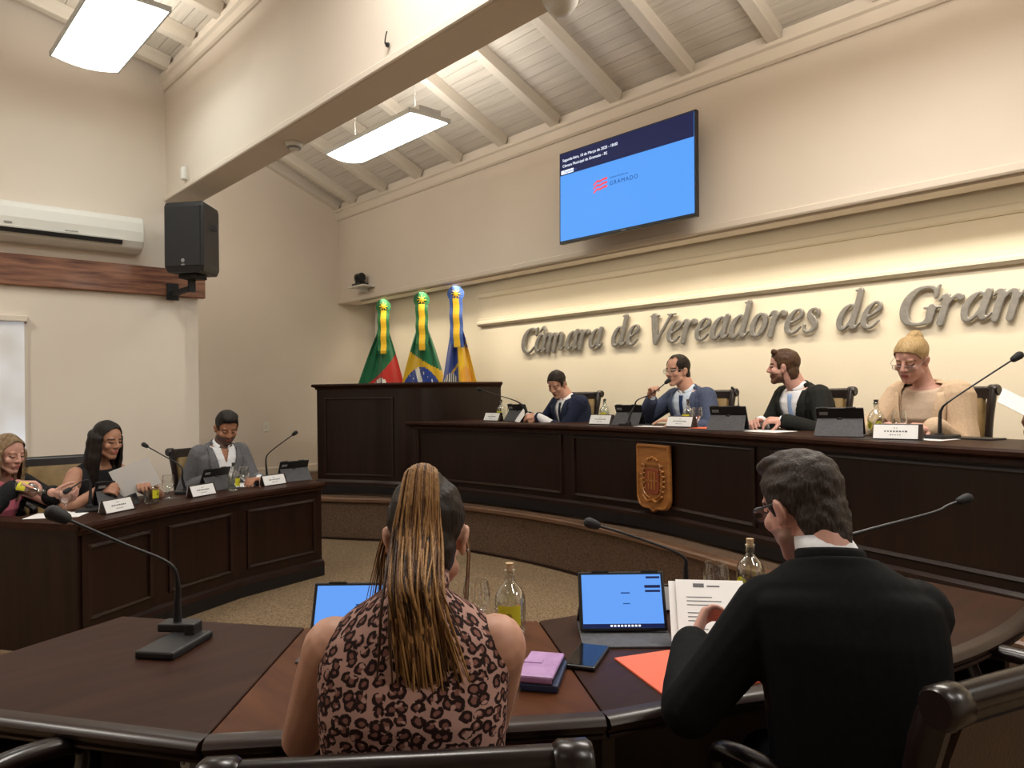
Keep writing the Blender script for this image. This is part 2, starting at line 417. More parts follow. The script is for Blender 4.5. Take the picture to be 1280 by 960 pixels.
# window with a lowered roller blind
w = thing('window_1', 'window', 'window', (-7.0, 0.5, 0.75))
del w['label'], w['category']; w['kind'] = 'structure'
fr = MB()
for y in (-0.6, 0.6): fr.box((0.012, y, 0.66), (0.024, 0.06, 1.40))
for z in (-0.02, 1.34): fr.box((0.012, 0, z), (0.024, 1.26, 0.06))
fr.build('window_frame', 'white_trim', w)
m, nt, out = new_mat('daylight_glow_blind')
b = N(nt, 'ShaderNodeBsdfPrincipled', Roughness=0.8); b.inputs['Base Color'].default_value = (0.72, 0.70, 0.66, 1)
b.inputs['Emission Color'].default_value = (0.72, 0.82, 1.0, 1)  # daylight behind the blind is put into its material as a patchy bluish glow
tc = N(nt, 'ShaderNodeTexCoord'); no = N(nt, 'ShaderNodeTexNoise', Scale=2.2, Detail=2.0)
rr = N(nt, 'ShaderNodeMapRange'); rr.inputs[1].default_value = 0.35; rr.inputs[2].default_value = 0.7; rr.inputs[3].default_value = 0.04; rr.inputs[4].default_value = 0.30
nt.links.new(tc.outputs['Object'], no.inputs['Vector']); nt.links.new(no.outputs['Fac'], rr.inputs[0]); nt.links.new(rr.outputs[0], b.inputs['Emission Strength'])
nt.links.new(b.outputs[0], out.inputs[0]); M['blind_lit'] = m
MB().box((0.035, 0, 0.66), (0.004, 1.22, 1.34)).build('blind', 'blind_lit', w)
MB().box((0.04, 0, 1.345), (0.06, 1.26, 0.05)).build('blind_cassette', 'white_trim', w, bevel=0.008)

# ------------------------------------------------------------------ lamps
def lamp(c, L, W, label, group='box lamps with ribbed diffusers'):
    t = thing('ceiling_lamp', label, 'ceiling lamp', c, 0, group)
    f = MB()
    f.box((0, 0, 0.05), (L, W * 0.55, 0.05))
    for y in (-W / 2, W / 2): f.box((0, y, 0.012), (L, 0.012, 0.035))
    for x in (-L / 2, L / 2): f.box((x, 0, 0.012), (0.014, W + 0.012, 0.035))
    f.box((0, 0, 0.028), (L, W, 0.006))
    f.build('lamp_housing', 'lamp_frame', t)
    prof = []
    for i in range(13):
        u = i / 12 - 0.5
        prof.append((u * (W - 0.014), -0.035 * (1 - (2 * u) ** 2)))
    prof += [((W - 0.014) / 2, 0.02), (-(W - 0.014) / 2, 0.02)]
    d = MB().rings([[V((x, y, z)) for y, z in prof] for x in (-L / 2 + 0.008, L / 2 - 0.008)])
    d.build('lamp_diffuser', 'lamp', t, smooth=False)
    for x in (-L * 0.35, L * 0.35):
        MB().tube([(x, 0, 0.07), (x, 0, (ZB if c[1] > 2.4 else ZF)(c[1]) + 0.12 - c[2])], 0.0018, 6).build('suspension_rod', 'lamp_frame', t)
    return t
lamp((-5.37, 3.48, 3.64), 1.34, 0.385, 'bright rectangular fluorescent lamp hanging behind the cross beam near the smoke detector')
lamp((-5.64, 1.40, 3.984), 1.22, 0.455, 'bright fluorescent lamp hanging high near the left wall above the air conditioner')

# ------------------------------------------------------------------ wall equipment
t = thing('air_conditioner', 'white split air conditioner high on the wall above the rough timber rail', 'air conditioner', (-7.0, 1.42, 2.70))
prof = [(0.0, 0.0), (0.10, 0.0), (0.17, 0.035), (0.205, 0.09), (0.215, 0.17), (0.205, 0.25), (0.18, 0.295), (0.15, 0.305), (0.0, 0.305)]
MB().rings([[V((x, y, z)) for x, z in prof] for y in (-0.55, 0.545)]).build('case', 'white_plastic', t, bevel=0.012)
vent = MB().box((0.196, -0.06, 0.072), (0.03, 0.86, 0.035), (0, 0.35, 0))
vent.build('air_vent', 'black_plastic', t)
MB().box((0.205, -0.06, 0.095), (0.012, 0.87, 0.012), (0, 0.35, 0)).build('louver', 'white_plastic', t)
lg = MB()
for k in range(8): lg.box((0.209, -0.05 + k * 0.012, 0.112), (0.012, 0.007, 0.008))
lg.build('logo', 'grey_plastic', t)
lg = MB()
for k in range(4): lg.box((0.212, -0.46 + k * 0.014, 0.125), (0.012, 0.009, 0.010))
lg.build('model_mark', 'grey_plastic', t)

t = thing('loudspeaker', 'large black loudspeaker on a bracket beneath the left end of the cross beam', 'loudspeaker', (-6.44, 2.27, 2.49), 0)
c = MB(); fp = [(-0.18, -0.175), (0.18, -0.175), (0.12, 0.165), (-0.12, 0.165)]
R = Matrix.Rotation(math.radians(38), 3, 'Z')
fpr = [R @ V((p[0], p[1], 0)) for p in fp]
c.rings([[V((p.x * k, p.y * k, z)) for p in fpr] for z, k in ((0.0, 0.9), (0.05, 1.0), (0.55, 1.0), (0.59, 0.95))])
c.build('cabinet', 'black_plastic', t, bevel=0.012)
g = MB(); g.box((R @ V((0, -0.178, 0.30))), (0.31, 0.012, 0.50), R); g.build('front_grille', 'grille', t, bevel=0.01)
lg = MB(); lg.lathe([(0.016, 0), (0.016, 0.006), (0.010, 0.008)], 16, R @ V((0.0, -0.183, 0.095)), axis=R @ V((0, -1, 0))); lg.box(R @ V((0, -0.186, 0.06)), (0.03, 0.006, 0.012), R)
lg.build('badge', 'grey_plastic', t)
h = MB(); q = R @ V((0.153, 0.0, 0.40)); h.box(q, (0.012, 0.10, 0.05), Matrix.Rotation(math.radians(38 - 10), 3, 'Z'), 0); h.build('handle', 'black_matte', t)
br = MB(); br.box((-0.02, -0.02, -0.02), (0.16, 0.16, 0.03), (0, 0, 0.66)); br.box((-0.05, -0.02, -0.08), (0.05, 0.05, 0.12)); br.box((-0.29, -0.03, -0.11), (0.48, 0.04, 0.04)); br.box((-0.505, -0.03, -0.09), (0.025, 0.10, 0.15))
br.build('bracket', 'black_matte', t)

t = thing('smoke_detector', 'small white round smoke detector on the underside of the cross beam', 'smoke detector', (-4.80, 2.37, 3.22))
MB().lathe([(0.0, -0.05), (0.03, -0.05), (0.042, -0.04), (0.055, -0.022), (0.06, 0.0)], 24).build('case', 'white_plastic', t, smooth=True)
MB().lathe([(0.044, -0.045), (0.052, -0.032)], 24).build('sensing_ring', 'grey_plastic', t)
t = thing('dome_camera', 'white dome camera on the beam underside at the top edge', 'camera', (-2.25, 2.40, 3.22))
MB().lathe([(0.02, -0.085), (0.05, -0.07), (0.075, -0.035), (0.085, -0.01), (0.085, 0)], 24).build('dome', 'white_plastic', t, smooth=True)
MB().lathe([(0.088, -0.018), (0.092, 0.0)], 24).build('mount', 'white_plastic', t)
t = thing('motion_sensor', 'small white motion sensor low on the beam face above the loudspeaker', 'sensor', (-6.47, 2.205, 3.35))
MB().rings([[V((x, y, z)) for x, y in ((-0.032, 0), (0.032, 0), (0.03, -0.025), (0.018, -0.042), (-0.018, -0.042), (-0.03, -0.025))] for z in (-0.05, 0.055)]).build('case', 'white_plastic', t, bevel=0.008)
MB().tube([(0.05, 0, -0.06), (0.075, -0.02, -0.02), (0.095, -0.03, 0.05)], 0.007, 6).build('joint_arm', 'white_plastic', t)
t = thing('wall_hook', 'tiny dark hook with a wire end on the pale beam face', 'hook', (-3.34, 2.20, 3.33))
MB().lathe([(0.0, 0.015), (0.012, 0.012), (0.014, 0.0)], 12, axis=(0, -1, 0)).build('plate', 'black_plastic', t)
MB().tube(cr([(0, -0.015, 0), (0.015, -0.03, 0), (0.022, -0.03, 0.03), (0.02, -0.02, 0.06)], 4), 0.004, 6).build('wire_end', 'black_plastic', t)
t = thing('wall_switch', 'white switch plate on the recess wall behind the man in grey', 'switch', (-9.22, 4.11, 0.985))
MB().box((0.006, 0, 0.06), (0.012, 0.078, 0.125)).build('plate', 'white_plastic', t, bevel=0.004)
MB().box((0.014, 0, 0.06), (0.006, 0.03, 0.05)).build('rocker', 'white_trim', t)
t = thing('shelf', 'tiny white shelf on the bulkhead under the black conference camera', 'shelf', (-8.45, 5.2, 2.865))
MB().box((0, -0.10, 0), (0.36, 0.20, 0.018)).build('board', 'white_plastic', t, bevel=0.003)
MB().box((0, -0.06, -0.03), (0.02, 0.11, 0.05)).build('bracket', 'white_plastic', t)
t = thing('conference_camera', 'black pan-tilt camera standing on the tiny white shelf', 'camera', (-8.47, 5.09, 2.874))
MB().box((0, 0, 0.018), (0.21, 0.13, 0.034)).build('base', 'black_plastic', t, bevel=0.006)
MB().box((0, 0, 0.05), (0.13, 0.07, 0.03)).build('yoke', 'black_matte', t)
MB().lathe([(0.05, -0.055), (0.058, -0.05), (0.058, 0.05), (0.05, 0.055)], 20, (0, 0, 0.115), axis=(1, 0, 0)).build('head', 'black_plastic', t, smooth=False)
MB().lathe([(0.03, 0.0), (0.03, 0.022), (0.024, 0.024)], 16, (0.0, -0.05, 0.115), axis=(0, -1, 0)).build('lens', 'black_gloss', t)
MB().box((-0.085, 0.0, 0.10), (0.03, 0.05, 0.05)).build('side_light', 'grey_plastic', t)

# television
t = thing('television', 'large flat television mounted on the bulkhead showing a blue page', 'television', (-3.953, 4.94, 3.222), 0.019)
t.rotation_euler = (-0.022, 0, 0.019)
Wt, Ht = 1.447, 0.842
MB().box((0, 0.022, 0), (Wt, 0.044, Ht)).build('case', 'black_plastic', t, bevel=0.004)
MB().box((0, 0.06, 0.0), (0.9, 0.05, 0.5)).build('rear_cover', 'black_plastic', t, bevel=0.02)
MB().box((0, 0.15, 0.0), (0.42, 0.18, 0.30)).build('wall_mount', 'black_matte', t)
sc = MB().box((0, -0.002, 0.006), (Wt - 0.03, 0.004, Ht - 0.04)).build('screen', 'sky_blue', t)
zt = Ht / 2 - 0.014; xl = -Wt / 2 + 0.015
MB().box((0, -0.0045, zt - 0.10), (Wt - 0.03, 0.002, 0.20)).build('header_band', 'screen_navy', sc)
MB().box((-0.62, -0.0055, zt - 0.173), (0.15, 0.001, 0.035)).build('bright_corner', 'screen_white', sc)
RX = Matrix.Rotation(PI / 2, 4, 'X')
def tv_text(s, size, x, z, mat, al='LEFT', sp=1.0):
    textmesh(s, size, mat, sc, 'text_line', Matrix.Translation((x, -0.0062, z)) @ RX, 0.0004, al, sp)
tv_text('Segunda-feira, 10 de Março de 2025 - 18:00', 0.036, xl + 0.03, zt - 0.075, 'screen_white')
tv_text('Câmara Municipal de Gramado - RS', 0.036, xl + 0.03, zt - 0.127, 'screen_white')
tv_text('Expediente', 0.034, xl + 0.05, zt - 0.183, 'screen_dark')
tv_text('CÂMARA MUNICIPAL DE', 0.018, -0.13, 0.06, 'screen_dark')
tv_text('GRAMADO', 0.052, -0.13, 0.0, 'screen_dark', sp=1.25)
lg = MB()
for k in range(3):
    z = 0.052 - k * 0.035
    pts = [(-0.31, z - 0.012), (-0.27, z + 0.014), (-0.235, z + 0.008), (-0.20, z + 0.018), (-0.155, z + 0.02)]
    up = [V((x, -0.0065, q + 0.009)) for x, q in pts]; dn = [V((x, -0.0065, q - 0.009)) for x, q in pts]
    o = len(lg.v); lg.v += [tuple(p) for p in up + dn]; lg.f += [(o + i, o + i + 1, o + 6 + i, o + 5 + i) for i in range(4)]; lg.m += [0] * 4
lg.build('red_stripes_logo', 'screen_red', sc)
MB().box((0.015, -0.004, -Ht / 2 + 0.008), (0.05, 0.004, 0.006)).build('badge', 'steel', t)

# ------------------------------------------------------------------ wall lettering, written as broad pen strokes
GL = {
 'C': (0.80, [[(.80,.70,.07),(.79,.84,.10),(.70,.95,.09),(.52,.985,.08),(.30,.90,.13),(.15,.66,.19),(.13,.38,.20),(.24,.12,.15),(.44,.015,.08),(.62,.05,.07),(.78,.22,.05)], [(.83,1.0,.05),(.80,.68,.05)]]),
 'G': (0.92, [[(.80,.70,.07),(.79,.84,.10),(.70,.95,.09),(.52,.985,.08),(.30,.90,.13),(.15,.66,.19),(.13,.38,.20),(.24,.12,.15),(.46,.015,.08),(.64,.03,.09),(.76,.12,.14)], [(.83,1.0,.05),(.80,.68,.05)], [(.78,.44,.17),(.77,.25,.17),(.77,.08,.15)], [(.60,.43,.05),(.98,.43,.05)]]),
 'V': (0.78, [[(.13,.97,.20),(.22,.60,.19),(.36,.05,.15)], [(.36,.0,.09),(.58,.48,.08),(.80,.97,.09)], [(-.02,.98,.05),(.30,.98,.05)], [(.68,.98,.05),(.96,.98,.05)]]),
 'a': (0.66, [[(.46,.56,.08),(.34,.645,.07),(.18,.52,.13),(.10,.30,.15),(.14,.09,.13),(.25,.03,.08),(.38,.16,.07),(.47,.40,.07)], [(.53,.66,.15),(.49,.30,.15),(.50,.08,.13),(.60,.06,.06),(.68,.15,.04)]]),
 'm': (1.02, [[(-.02,.54,.04),(.06,.64,.08),(.15,.60,.14),(.14,.30,.15),(.13,.0,.14)], [(.15,.36,.06),(.30,.60,.08),(.42,.60,.13),(.45,.40,.15),(.44,.0,.14)], [(.46,.36,.06),(.61,.60,.08),(.74,.60,.13),(.78,.36,.15),(.78,.10,.13),(.88,.05,.06),(.96,.14,.04)]]),
 'r': (0.52, [[(-.02,.54,.04),(.06,.64,.08),(.15,.60,.14),(.14,.30,.15),(.13,.0,.15)], [(.16,.36,.06),(.28,.57,.07),(.39,.64,.09),(.46,.57,.14)]]),
 'd': (0.70, [[(.46,.56,.08),(.34,.645,.07),(.18,.52,.13),(.10,.30,.15),(.14,.09,.13),(.25,.03,.08),(.38,.16,.07),(.47,.40,.07)], [(.53,1.06,.14),(.52,.66,.15),(.49,.30,.15),(.50,.08,.13),(.60,.06,.06),(.68,.15,.04)], [(.40,1.06,.05),(.55,1.08,.06)]]),
 'e': (0.56, [[(.12,.27,.05),(.32,.36,.06),(.46,.50,.10),(.42,.62,.08),(.30,.645,.07),(.16,.52,.12),(.09,.30,.15),(.13,.10,.13),(.26,.02,.08),(.40,.07,.06),(.50,.18,.04)]]),
 'o': (0.60, [[(.30,.64,.07),(.17,.54,.13),(.10,.32,.15),(.14,.10,.13),(.27,.01,.07),(.41,.12,.13),(.48,.34,.15),(.43,.56,.12),(.30,.64,.07)]]),
 's': (0.46, [[(.40,.47,.06),(.37,.58,.07),(.26,.635,.07),(.15,.57,.11),(.16,.45,.14),(.28,.33,.16),(.36,.20,.14),(.31,.07,.10),(.18,.02,.07),(.07,.09,.06),(.05,.21,.06)]]),
}
GL['â'] = (GL['a'][0], GL['a'][1] + [[(.18,.76,.05),(.34,.94,.10),(.40,.94,.08)], [(.36,.94,.09),(.52,.76,.05)]])
def letter(ch, s, sx, ox, parent):
    mb = MB(); D = 0.038; low = ch in 'amrdeosâ'
    fy = lambda y: y * 1.10 if y < 0.7 else y + 0.07 - 0.09 * max(0, y - 0.7)
    for st in GL[ch][1]:
        pts = cr([(x, fy(y) if low else y, w * 1.14 + 0.006) for x, y, w in st], 6); n = len(pts); L = []; Rr = []
        for i, (x, y, w) in enumerate(pts):
            a = pts[max(0, i - 1)]; b = pts[min(n - 1, i + 1)]
            d = V((b[0] - a[0], b[1] - a[1]));
            d = d.normalized() if d.length > 1e-6 else V((1, 0))
            nx, ny = -d.y * w / 2, d.x * w / 2
            L.append((x + nx, y + ny)); Rr.append((x - nx, y - ny))
        def P(q, dep): return V((ox + (q[0] + q[1] * 0.24) * sx, -dep, q[1] * s))
        for i in range(n - 1):
            mb.rings([[P(L[k], D), P(Rr[k], D), P(Rr[k], 0.012), P(L[k], 0.012)] for k in (i, i + 1)])
        for i in range(n):
            x, y, w = pts[i]; mb.lathe([(w / 2 * sx * 0.96, 0.012), (w / 2 * sx * 0.96, D)], 10, P((x, y), 0.0), axis=(0, -1, 0))
    return link_mesh('letter', remesh(mb, 0.0045, 1), 'steel', parent)
def word(txt, x0, x1, s, parent):
    adv = sum(GL[c][0] for c in txt); sx = (x1 - x0) / (adv + 0.06); ox = x0
    for c in txt:
        letter(c, s, sx, ox, parent); ox += GL[c][0] * sx
K = 5.70 / 5.6
t = thing('wall_lettering', 'grey steel italic letters reading Câmara de Vereadores de Gramado on the cream wall', 'lettering', (-3.3, 5.715, 1.885))
for txt, a, b in (('Câmara', -6.05, -4.84), ('de', -4.74, -4.38), ('Vereadores', -4.29, -2.62), ('de', -2.50, -2.15), ('Gramado', -2.05, -0.62)):
    word(txt, a + 3.3, b + 3.3, 0.266, t)
# ------------------------------------------------------------------ tall desk on the dais
def shift(mb, o):
    mb.v = [(p[0] - o[0], p[1] - o[1], p[2] - o[2]) for p in mb.v]; return mb
def strip(path, a, b):
    """sub-path between fractions of its length"""
    P = [V(p) for p in path]; L = [0]
    for i in range(1, len(P)): L.append(L[-1] + (P[i] - P[i - 1]).length)
    def at(t):
        t *= L[-1]
        for i in range(1, len(P)):
            if t <= L[i] + 1e-9:
                k = (t - L[i - 1]) / max(1e-9, L[i] - L[i - 1]); return P[i - 1].lerp(P[i], k)
        return P[-1]
    out = [at(a)] + [P[i] for i in range(len(P)) if a * L[-1] + 0.01 < L[i] < b * L[-1] - 0.01] + [at(b)]
    return [(p.x, p.y) for p in out]
def frac_at_x(path, x):
    P = [V(p) for p in path]; L = [0]
    for i in range(1, len(P)): L.append(L[-1] + (P[i] - P[i - 1]).length)
    for i in range(1, len(P)):
        if min(P[i - 1].x, P[i].x) <= x <= max(P[i - 1].x, P[i].x):
            k = (x - P[i - 1].x) / (P[i].x - P[i - 1].x); return (L[i - 1] + k * (L[i] - L[i - 1])) / L[-1]
    return 0 if abs(x - P[0].x) < abs(x - P[-1].x) else 1
def panel_frame(path, z0, z1, w=0.028, d=0.014, off=0.0):
    """a rectangular raised moulding that follows the front of a curved desk"""
    mb = MB(); pr = lambda a, b: [(off, a), (off - d * 0.6, a), (off - d, a + (b - a) * 0.35), (off - d * 0.5, b), (off, b)]
    mb.sweep(path, pr(z1 - w, z1)); mb.sweep(path, pr(z0, z0 + w)[::1])
    for a, b in ((0.0, 0.02), (0.98, 1.0)):
        tot = sum((V(path[i + 1]) - V(path[i])).length for i in range(len(path) - 1)); k = w / tot
        mb.sweep(strip(path, 0 if a == 0 else 1 - k, k if a == 0 else 1), [(off, z0), (off - d, z0 + 0.005), (off - d, z1 - 0.005), (off, z1)])
    return mb
DP = cr([(-6.2, 4.24), (-5.7, 4.34), (-5.2, 4.40), (-4.6, 4.44), (-3.9, 4.44), (-3.3, 4.40), (-2.6, 4.22), (-2.0, 4.05), (-1.49, 3.90), (-0.84, 3.73), (-0.1, 3.58), (0.8, 3.47)], 4)
o0 = (-3.2, 4.6, 0.42)
t = thing('council_bench', 'long curved dark mahogany council bench standing on the dais', 'desk', o0)
shift(MB().sweep(DP, [(0.05, 0.44), (0.05, 1.125), (0.09, 1.125), (0.09, 0.44)]), o0).build('front_panel', 'wood', t)
shift(MB().sweep(DP, [(0.045, 1.095), (0.01, 1.10), (0.015, 1.125), (-0.005, 1.13), (-0.018, 1.14), (-0.018, 1.158), (-0.008, 1.17), (0.62, 1.17), (0.62, 1.13), (0.3, 1.13), (0.3, 1.10)]), o0).build('worktop', 'wood_top', t, autosmooth=35)
shift(MB().sweep(DP, [(0.02, 0.422), (0.02, 0.50), (0.06, 0.50), (0.06, 0.422)]), o0).build('plinth', 'plinth', t)
shift(MB().sweep(DP, [(0.018, 0.50), (0.018, 0.53), (0.04, 0.545), (0.06, 0.545), (0.06, 0.50)]), o0).build('base_moulding', 'wood_trim', t)
for xa, xb in ((-6.1, -4.28), (-4.16, -2.36), (-2.24, -0.35), (-0.2, 0.7)):
    fa, fb = frac_at_x(DP, xa), frac_at_x(DP, xb)
    shift(panel_frame(strip(DP, fa, fb), 0.585, 1.085, 0.026, 0.016, 0.05), o0).build('panel_moulding', 'wood_trim', t)
legs = MB()
for f in (0.0, 0.33, 0.66, 1.0):
    a = strip(DP, max(0, f - 0.004), min(1, f + 0.004)); d = (V(a[-1]) - V(a[0])).normalized(); nrm = V((-d.y, d.x)); c = V(a[0]) + nrm * 0.34
    legs.box((c.x, c.y, 0.775), (0.04, 0.5, 0.70), (0, 0, math.atan2(d.y, d.x)))
shift(legs, o0).build('support_panels', 'wood', t)
# carved shield hung on the front of the bench
sx_, sy_ = -3.285, 4.41
i = min(range(len(DP) - 1), key=lambda k: abs(DP[k][0] - sx_)); dd = (V(DP[i + 1]) - V(DP[i])).normalized()
pt = V((sx_, DP[i][1] + (sx_ - DP[i][0]) * dd.y / dd.x)) + V((-dd.y, dd.x)) * 0.03
t = thing('carved_crest', 'carved orange brown wooden shield with a coat of arms on the bench front', 'crest', (pt.x, pt.y, 0.55), math.atan2(dd.y, dd.x))
def shield(w, h, k=1.0):
    top = h; pts = [(-w, top), (w, top), (w, 0.30 * h)]
    pts += cr([(w, 0.20 * h), (w * 0.86, 0.09 * h), (w * 0.55, 0.05 * h), (w * 0.22, 0.045 * h), (0, 0.0)], 4)
    pts += [(-x, z) for x, z in pts[::-1] if (abs(x) > 1e-6 and z < top - 1e-6)]
    return pts
def relief(poly, y0, y1, mi=0):
    return MB().rings([[V((x, y, z)) for x, z in poly] for y in (y0, y1)], mi=mi)
relief(shield(0.178, 0.50), 0.0, -0.024).build('shield_board', 'crest', t, bevel=0.006)
rm = MB()
ol = shield(0.165, 0.47); ol2 = shield(0.145, 0.44)
for a in (ol,):
    q = [V((x, -0.026, z + 0.014)) for x, z in a]; rm.tube(q + [q[0], q[1]], 0.010, 6)
rm.build('raised_rim', 'crest', t)
cv = MB()
cv.rings([[V((x * 0.42, y, z * 0.42 + 0.13)) for x, z in shield(0.17, 0.46)] for y in (-0.024, -0.036)])
cv.build('inner_escutcheon', 'crest_red', t, bevel=0.003)
cv = MB()
for k in range(3): cv.box((-0.03 + k * 0.03, -0.038, 0.235), (0.012, 0.008, 0.13))
cv.box((0, -0.038, 0.235), (0.12, 0.008, 0.012))
cv.build('quartering', 'crest', t)
cv = MB()
for k in range(5): cv.lathe([(0.0, 0.02), (0.009, 0.014), (0.012, 0.0)], 10, (-0.05 + k * 0.025, -0.024, 0.385 + 0.02 * (1 - abs(k - 2) / 2)), axis=(0, -1, 0))
cv.box((0, -0.03, 0.36), (0.13, 0.014, 0.022)); cv.build('mural_crown', 'crest', t)
for s in (-1, 1):
    b = MB()
    b.tube(cr([(s * 0.02, -0.03, 0.105), (s * 0.075, -0.034, 0.13), (s * 0.108, -0.034, 0.20), (s * 0.10, -0.032, 0.30), (s * 0.07, -0.03, 0.36)], 5), [0.006] * 21, 6)
    for k in range(7):
        a = k / 6; z = 0.125 + 0.22 * a; x = s * (0.085 + 0.025 * math.sin(PI * a))
        b.ell((x + s * 0.014, -0.032, z), (0.016, 0.008, 0.010), nu=8, nv=6); b.ell((x - s * 0.012, -0.030, z + 0.012), (0.012, 0.007, 0.008), nu=8, nv=6)
    b.build('leaf_branch', 'crest', t)
b = MB(); b.tube(cr([(-0.10, -0.032, 0.125), (-0.05, -0.036, 0.085), (0.0, -0.034, 0.098), (0.05, -0.036, 0.085), (0.10, -0.032, 0.125)], 5), 0.013, 6, flat=0.5); b.build('scroll_ribbon', 'crest', t)

# ------------------------------------------------------------------ rostrum beside the bench
o0 = (-6.6, 4.6, 0.42)
t = thing('rostrum', 'tall dark mahogany rostrum with a curved front at the left end of the bench', 'rostrum', o0)
AP = cr([(-7.16, 3.76), (-6.9, 3.92), (-6.6, 4.08), (-6.24, 4.22), (-6.08, 4.36), (-6.0, 4.70), (-5.95, 5.30)], 6)
AL = [(-7.16, 3.76)]
shift(MB().sweep(AP, [(0.0, 0.44), (0.0, 1.52), (0.05, 1.52), (0.05, 0.44)]), o0).build('front_panel', 'wood', t, autosmooth=40)
shift(MB().sweep([(-7.3, 4.9), (-7.16, 3.80)], [(0.0, 0.44), (0.0, 1.52), (0.05, 1.52), (0.05, 0.44)]), o0).build('side_panel', 'wood', t)
full = [(-7.3, 4.9)] + [(p[0], p[1]) for p in AP]
shift(MB().sweep(full, [(0.03, 1.50), (-0.008, 1.505), (-0.012, 1.525), (-0.03, 1.535), (-0.034, 1.55), (-0.025, 1.563), (0.16, 1.563), (0.16, 1.53), (0.03, 1.53)]), o0).build('top_ledge', 'wood_top', t)
shift(MB().sweep(full, [(-0.03, 0.422), (-0.03, 0.50), (0.02, 0.50), (0.02, 0.422)]), o0).build('plinth', 'plinth', t)
shift(MB().sweep(full, [(-0.022, 0.50), (-0.022, 0.535), (0.0, 0.56), (0.02, 0.56), (0.02, 0.50)]), o0).build('base_moulding', 'wood_trim', t)
shift(panel_frame(strip(AP, 0.04, 0.42), 0.60, 1.42, 0.022, 0.012, 0.0), o0).build('panel_moulding', 'wood_trim', t)

# ------------------------------------------------------------------ flags on poles behind the rostrum
def cloth_mat(n, c): M[n] = pmat(n, c, 0.55, sheen=0.3, spec=0.3)
for n, c in (('flag_green', (0.006, 0.15, 0.06)), ('flag_red', (0.50, 0.022, 0.018)), ('flag_yellow', (0.72, 0.45, 0.012)), ('flag_blue', (0.018, 0.055, 0.32)), ('flag_white', (0.75, 0.75, 0.72)), ('flag_orange', (0.62, 0.24, 0.02)), ('flag_black', (0.03, 0.03, 0.035)), ('ribbon_green', (0.012, 0.13, 0.04)), ('ribbon_blue', (0.04, 0.10, 0.36))): cloth_mat(n, c)
FM = ['flag_green', 'flag_red', 'flag_yellow', 'flag_blue', 'flag_white', 'flag_orange', 'flag_black']
def flag(label, x, w0, w1, x0, colour, rib, seed):
    """cloth gathered at the finial and spreading downwards; u runs left to right, v top to bottom"""
    base = (x, 5.36, 0.42)
    t = thing('flag', label, 'flag', base, 0.94, 'ceremonial flags behind the rostrum')
    NU, NV = 90, 90; vs = []; fs = []; mi = []
    for j in range(NV + 1):
        v = j / NV; z = 2.115 - 1.675 * v
        sp = min(1.0, 0.10 + 0.16 * v / 0.18) if v < 0.18 else 0.26 + 0.74 * min(1, (v - 0.18) / 0.42) ** 0.9
        for i in range(NU + 1):
            u = i / NU
            xx = x0 + (w0 + (w1 - w0) * u) * sp + 0.0
            yy = -0.05 - 0.05 * sp * math.sin(u * (9 + seed) + seed + v * 1.5) - 0.03 * math.sin(u * 23 + seed * 2) * (0.4 + 0.6 * (1 - sp)) - 0.10 * sp * math.sin(PI * u)
            vs.append((xx, yy, z))
    for j in range(NV):
        for i in range(NU):
            a = j * (NU + 1) + i
            fs.append((a, a + 1, a + NU + 2, a + NU + 1)); mi.append(colour((i + .5) / NU, (j + .5) / NV))
    mb = MB(); mb.v = vs; mb.f = fs; mb.m = mi
    o = mb.build('cloth', FM, t, smooth=True)
    s = o.modifiers.new('thick', 'SOLIDIFY'); s.thickness = 0.003
    MB().tube([(0, 0, 0.02), (0, 0, 2.18)], 0.014, 10).build('pole', 'chair_wood', t)
    MB().lathe([(0.16, 0.0), (0.16, 0.02), (0.05, 0.045), (0.02, 0.06)], 20).build('base', 'chrome', t, smooth=False)
    # rosette and two-colour ribbon
    q = MB(); n = 32; c0 = V((0, -0.15, 2.17))
    rr = []
    for r, dy in ((0.02, -0.012), (0.088, 0.0), (0.098, 0.004)):
        rr.append([c0 + V((r * math.cos(2 * PI * k / n), dy - (0.012 if k % 2 else 0.0) * (r / 0.085), r * math.sin(2 * PI * k / n))) for k in range(n)])
    q.rings(rr, caps=True); q.build('rosette', rib, t)
    q = MB()
    for k in range(8):
        a = 2 * PI * k / 8; d = V((math.cos(a), 0, math.sin(a))); q.tube([c0 + d * 0.012 + V((0, -0.02, 0)), c0 + d * 0.055 + V((0, -0.016, 0))], [0.009, 0.004], 6)
    q.lathe([(0.0, 0.012), (0.016, 0.008), (0.018, 0)], 12, c0 + V((0, -0.014, 0)), axis=(0, -1, 0))
    q.build('rosette_star', 'flag_yellow', t)
    for nm, ww, mat, dy in (('ribbon_edge', 0.075, rib, 0.0), ('ribbon_centre', 0.036, 'flag_yellow', -0.008)):
        q = MB(); rs = []
        for k in range(15):
            z = 2.12 - 0.53 * k / 14; wv = 0.006 * math.sin(k * 1.1 + seed)
            y = -0.16 + dy + wv - 0.06 * (k / 14); xx = wv * 0.6 + (w0 + w1) * 0.02 * k / 14
            rs.append([V((xx - ww, y, z)), V((xx + ww, y, z)), V((xx + ww, y + 0.003, z)), V((xx - ww, y + 0.003, z))])
        q.rings(rs); q.build(nm, mat, t)
        q = MB()
        for k in range(9): q.tube([(xx - ww * 0.9 + ww * 0.225 * k, y, 1.595), (xx - ww * 0.9 + ww * 0.225 * k, y - 0.004, 1.55)], [0.006, 0.003], 5)
        q.build('ribbon_fringe', mat, t)
    return t
def f1(u, v):
    ex = ((u - 0.50) / 0.17) ** 2 + ((v - 0.60) / 0.075) ** 2
    if ex < 1: return 6 if (ex < 0.2 or int(u * 40) % 5 == 0) else 4
    d = v - (0.464 - 0.30 * (u - 0.55))
    if d < 0: return 0
    return 1 if d < 0.30 else 2
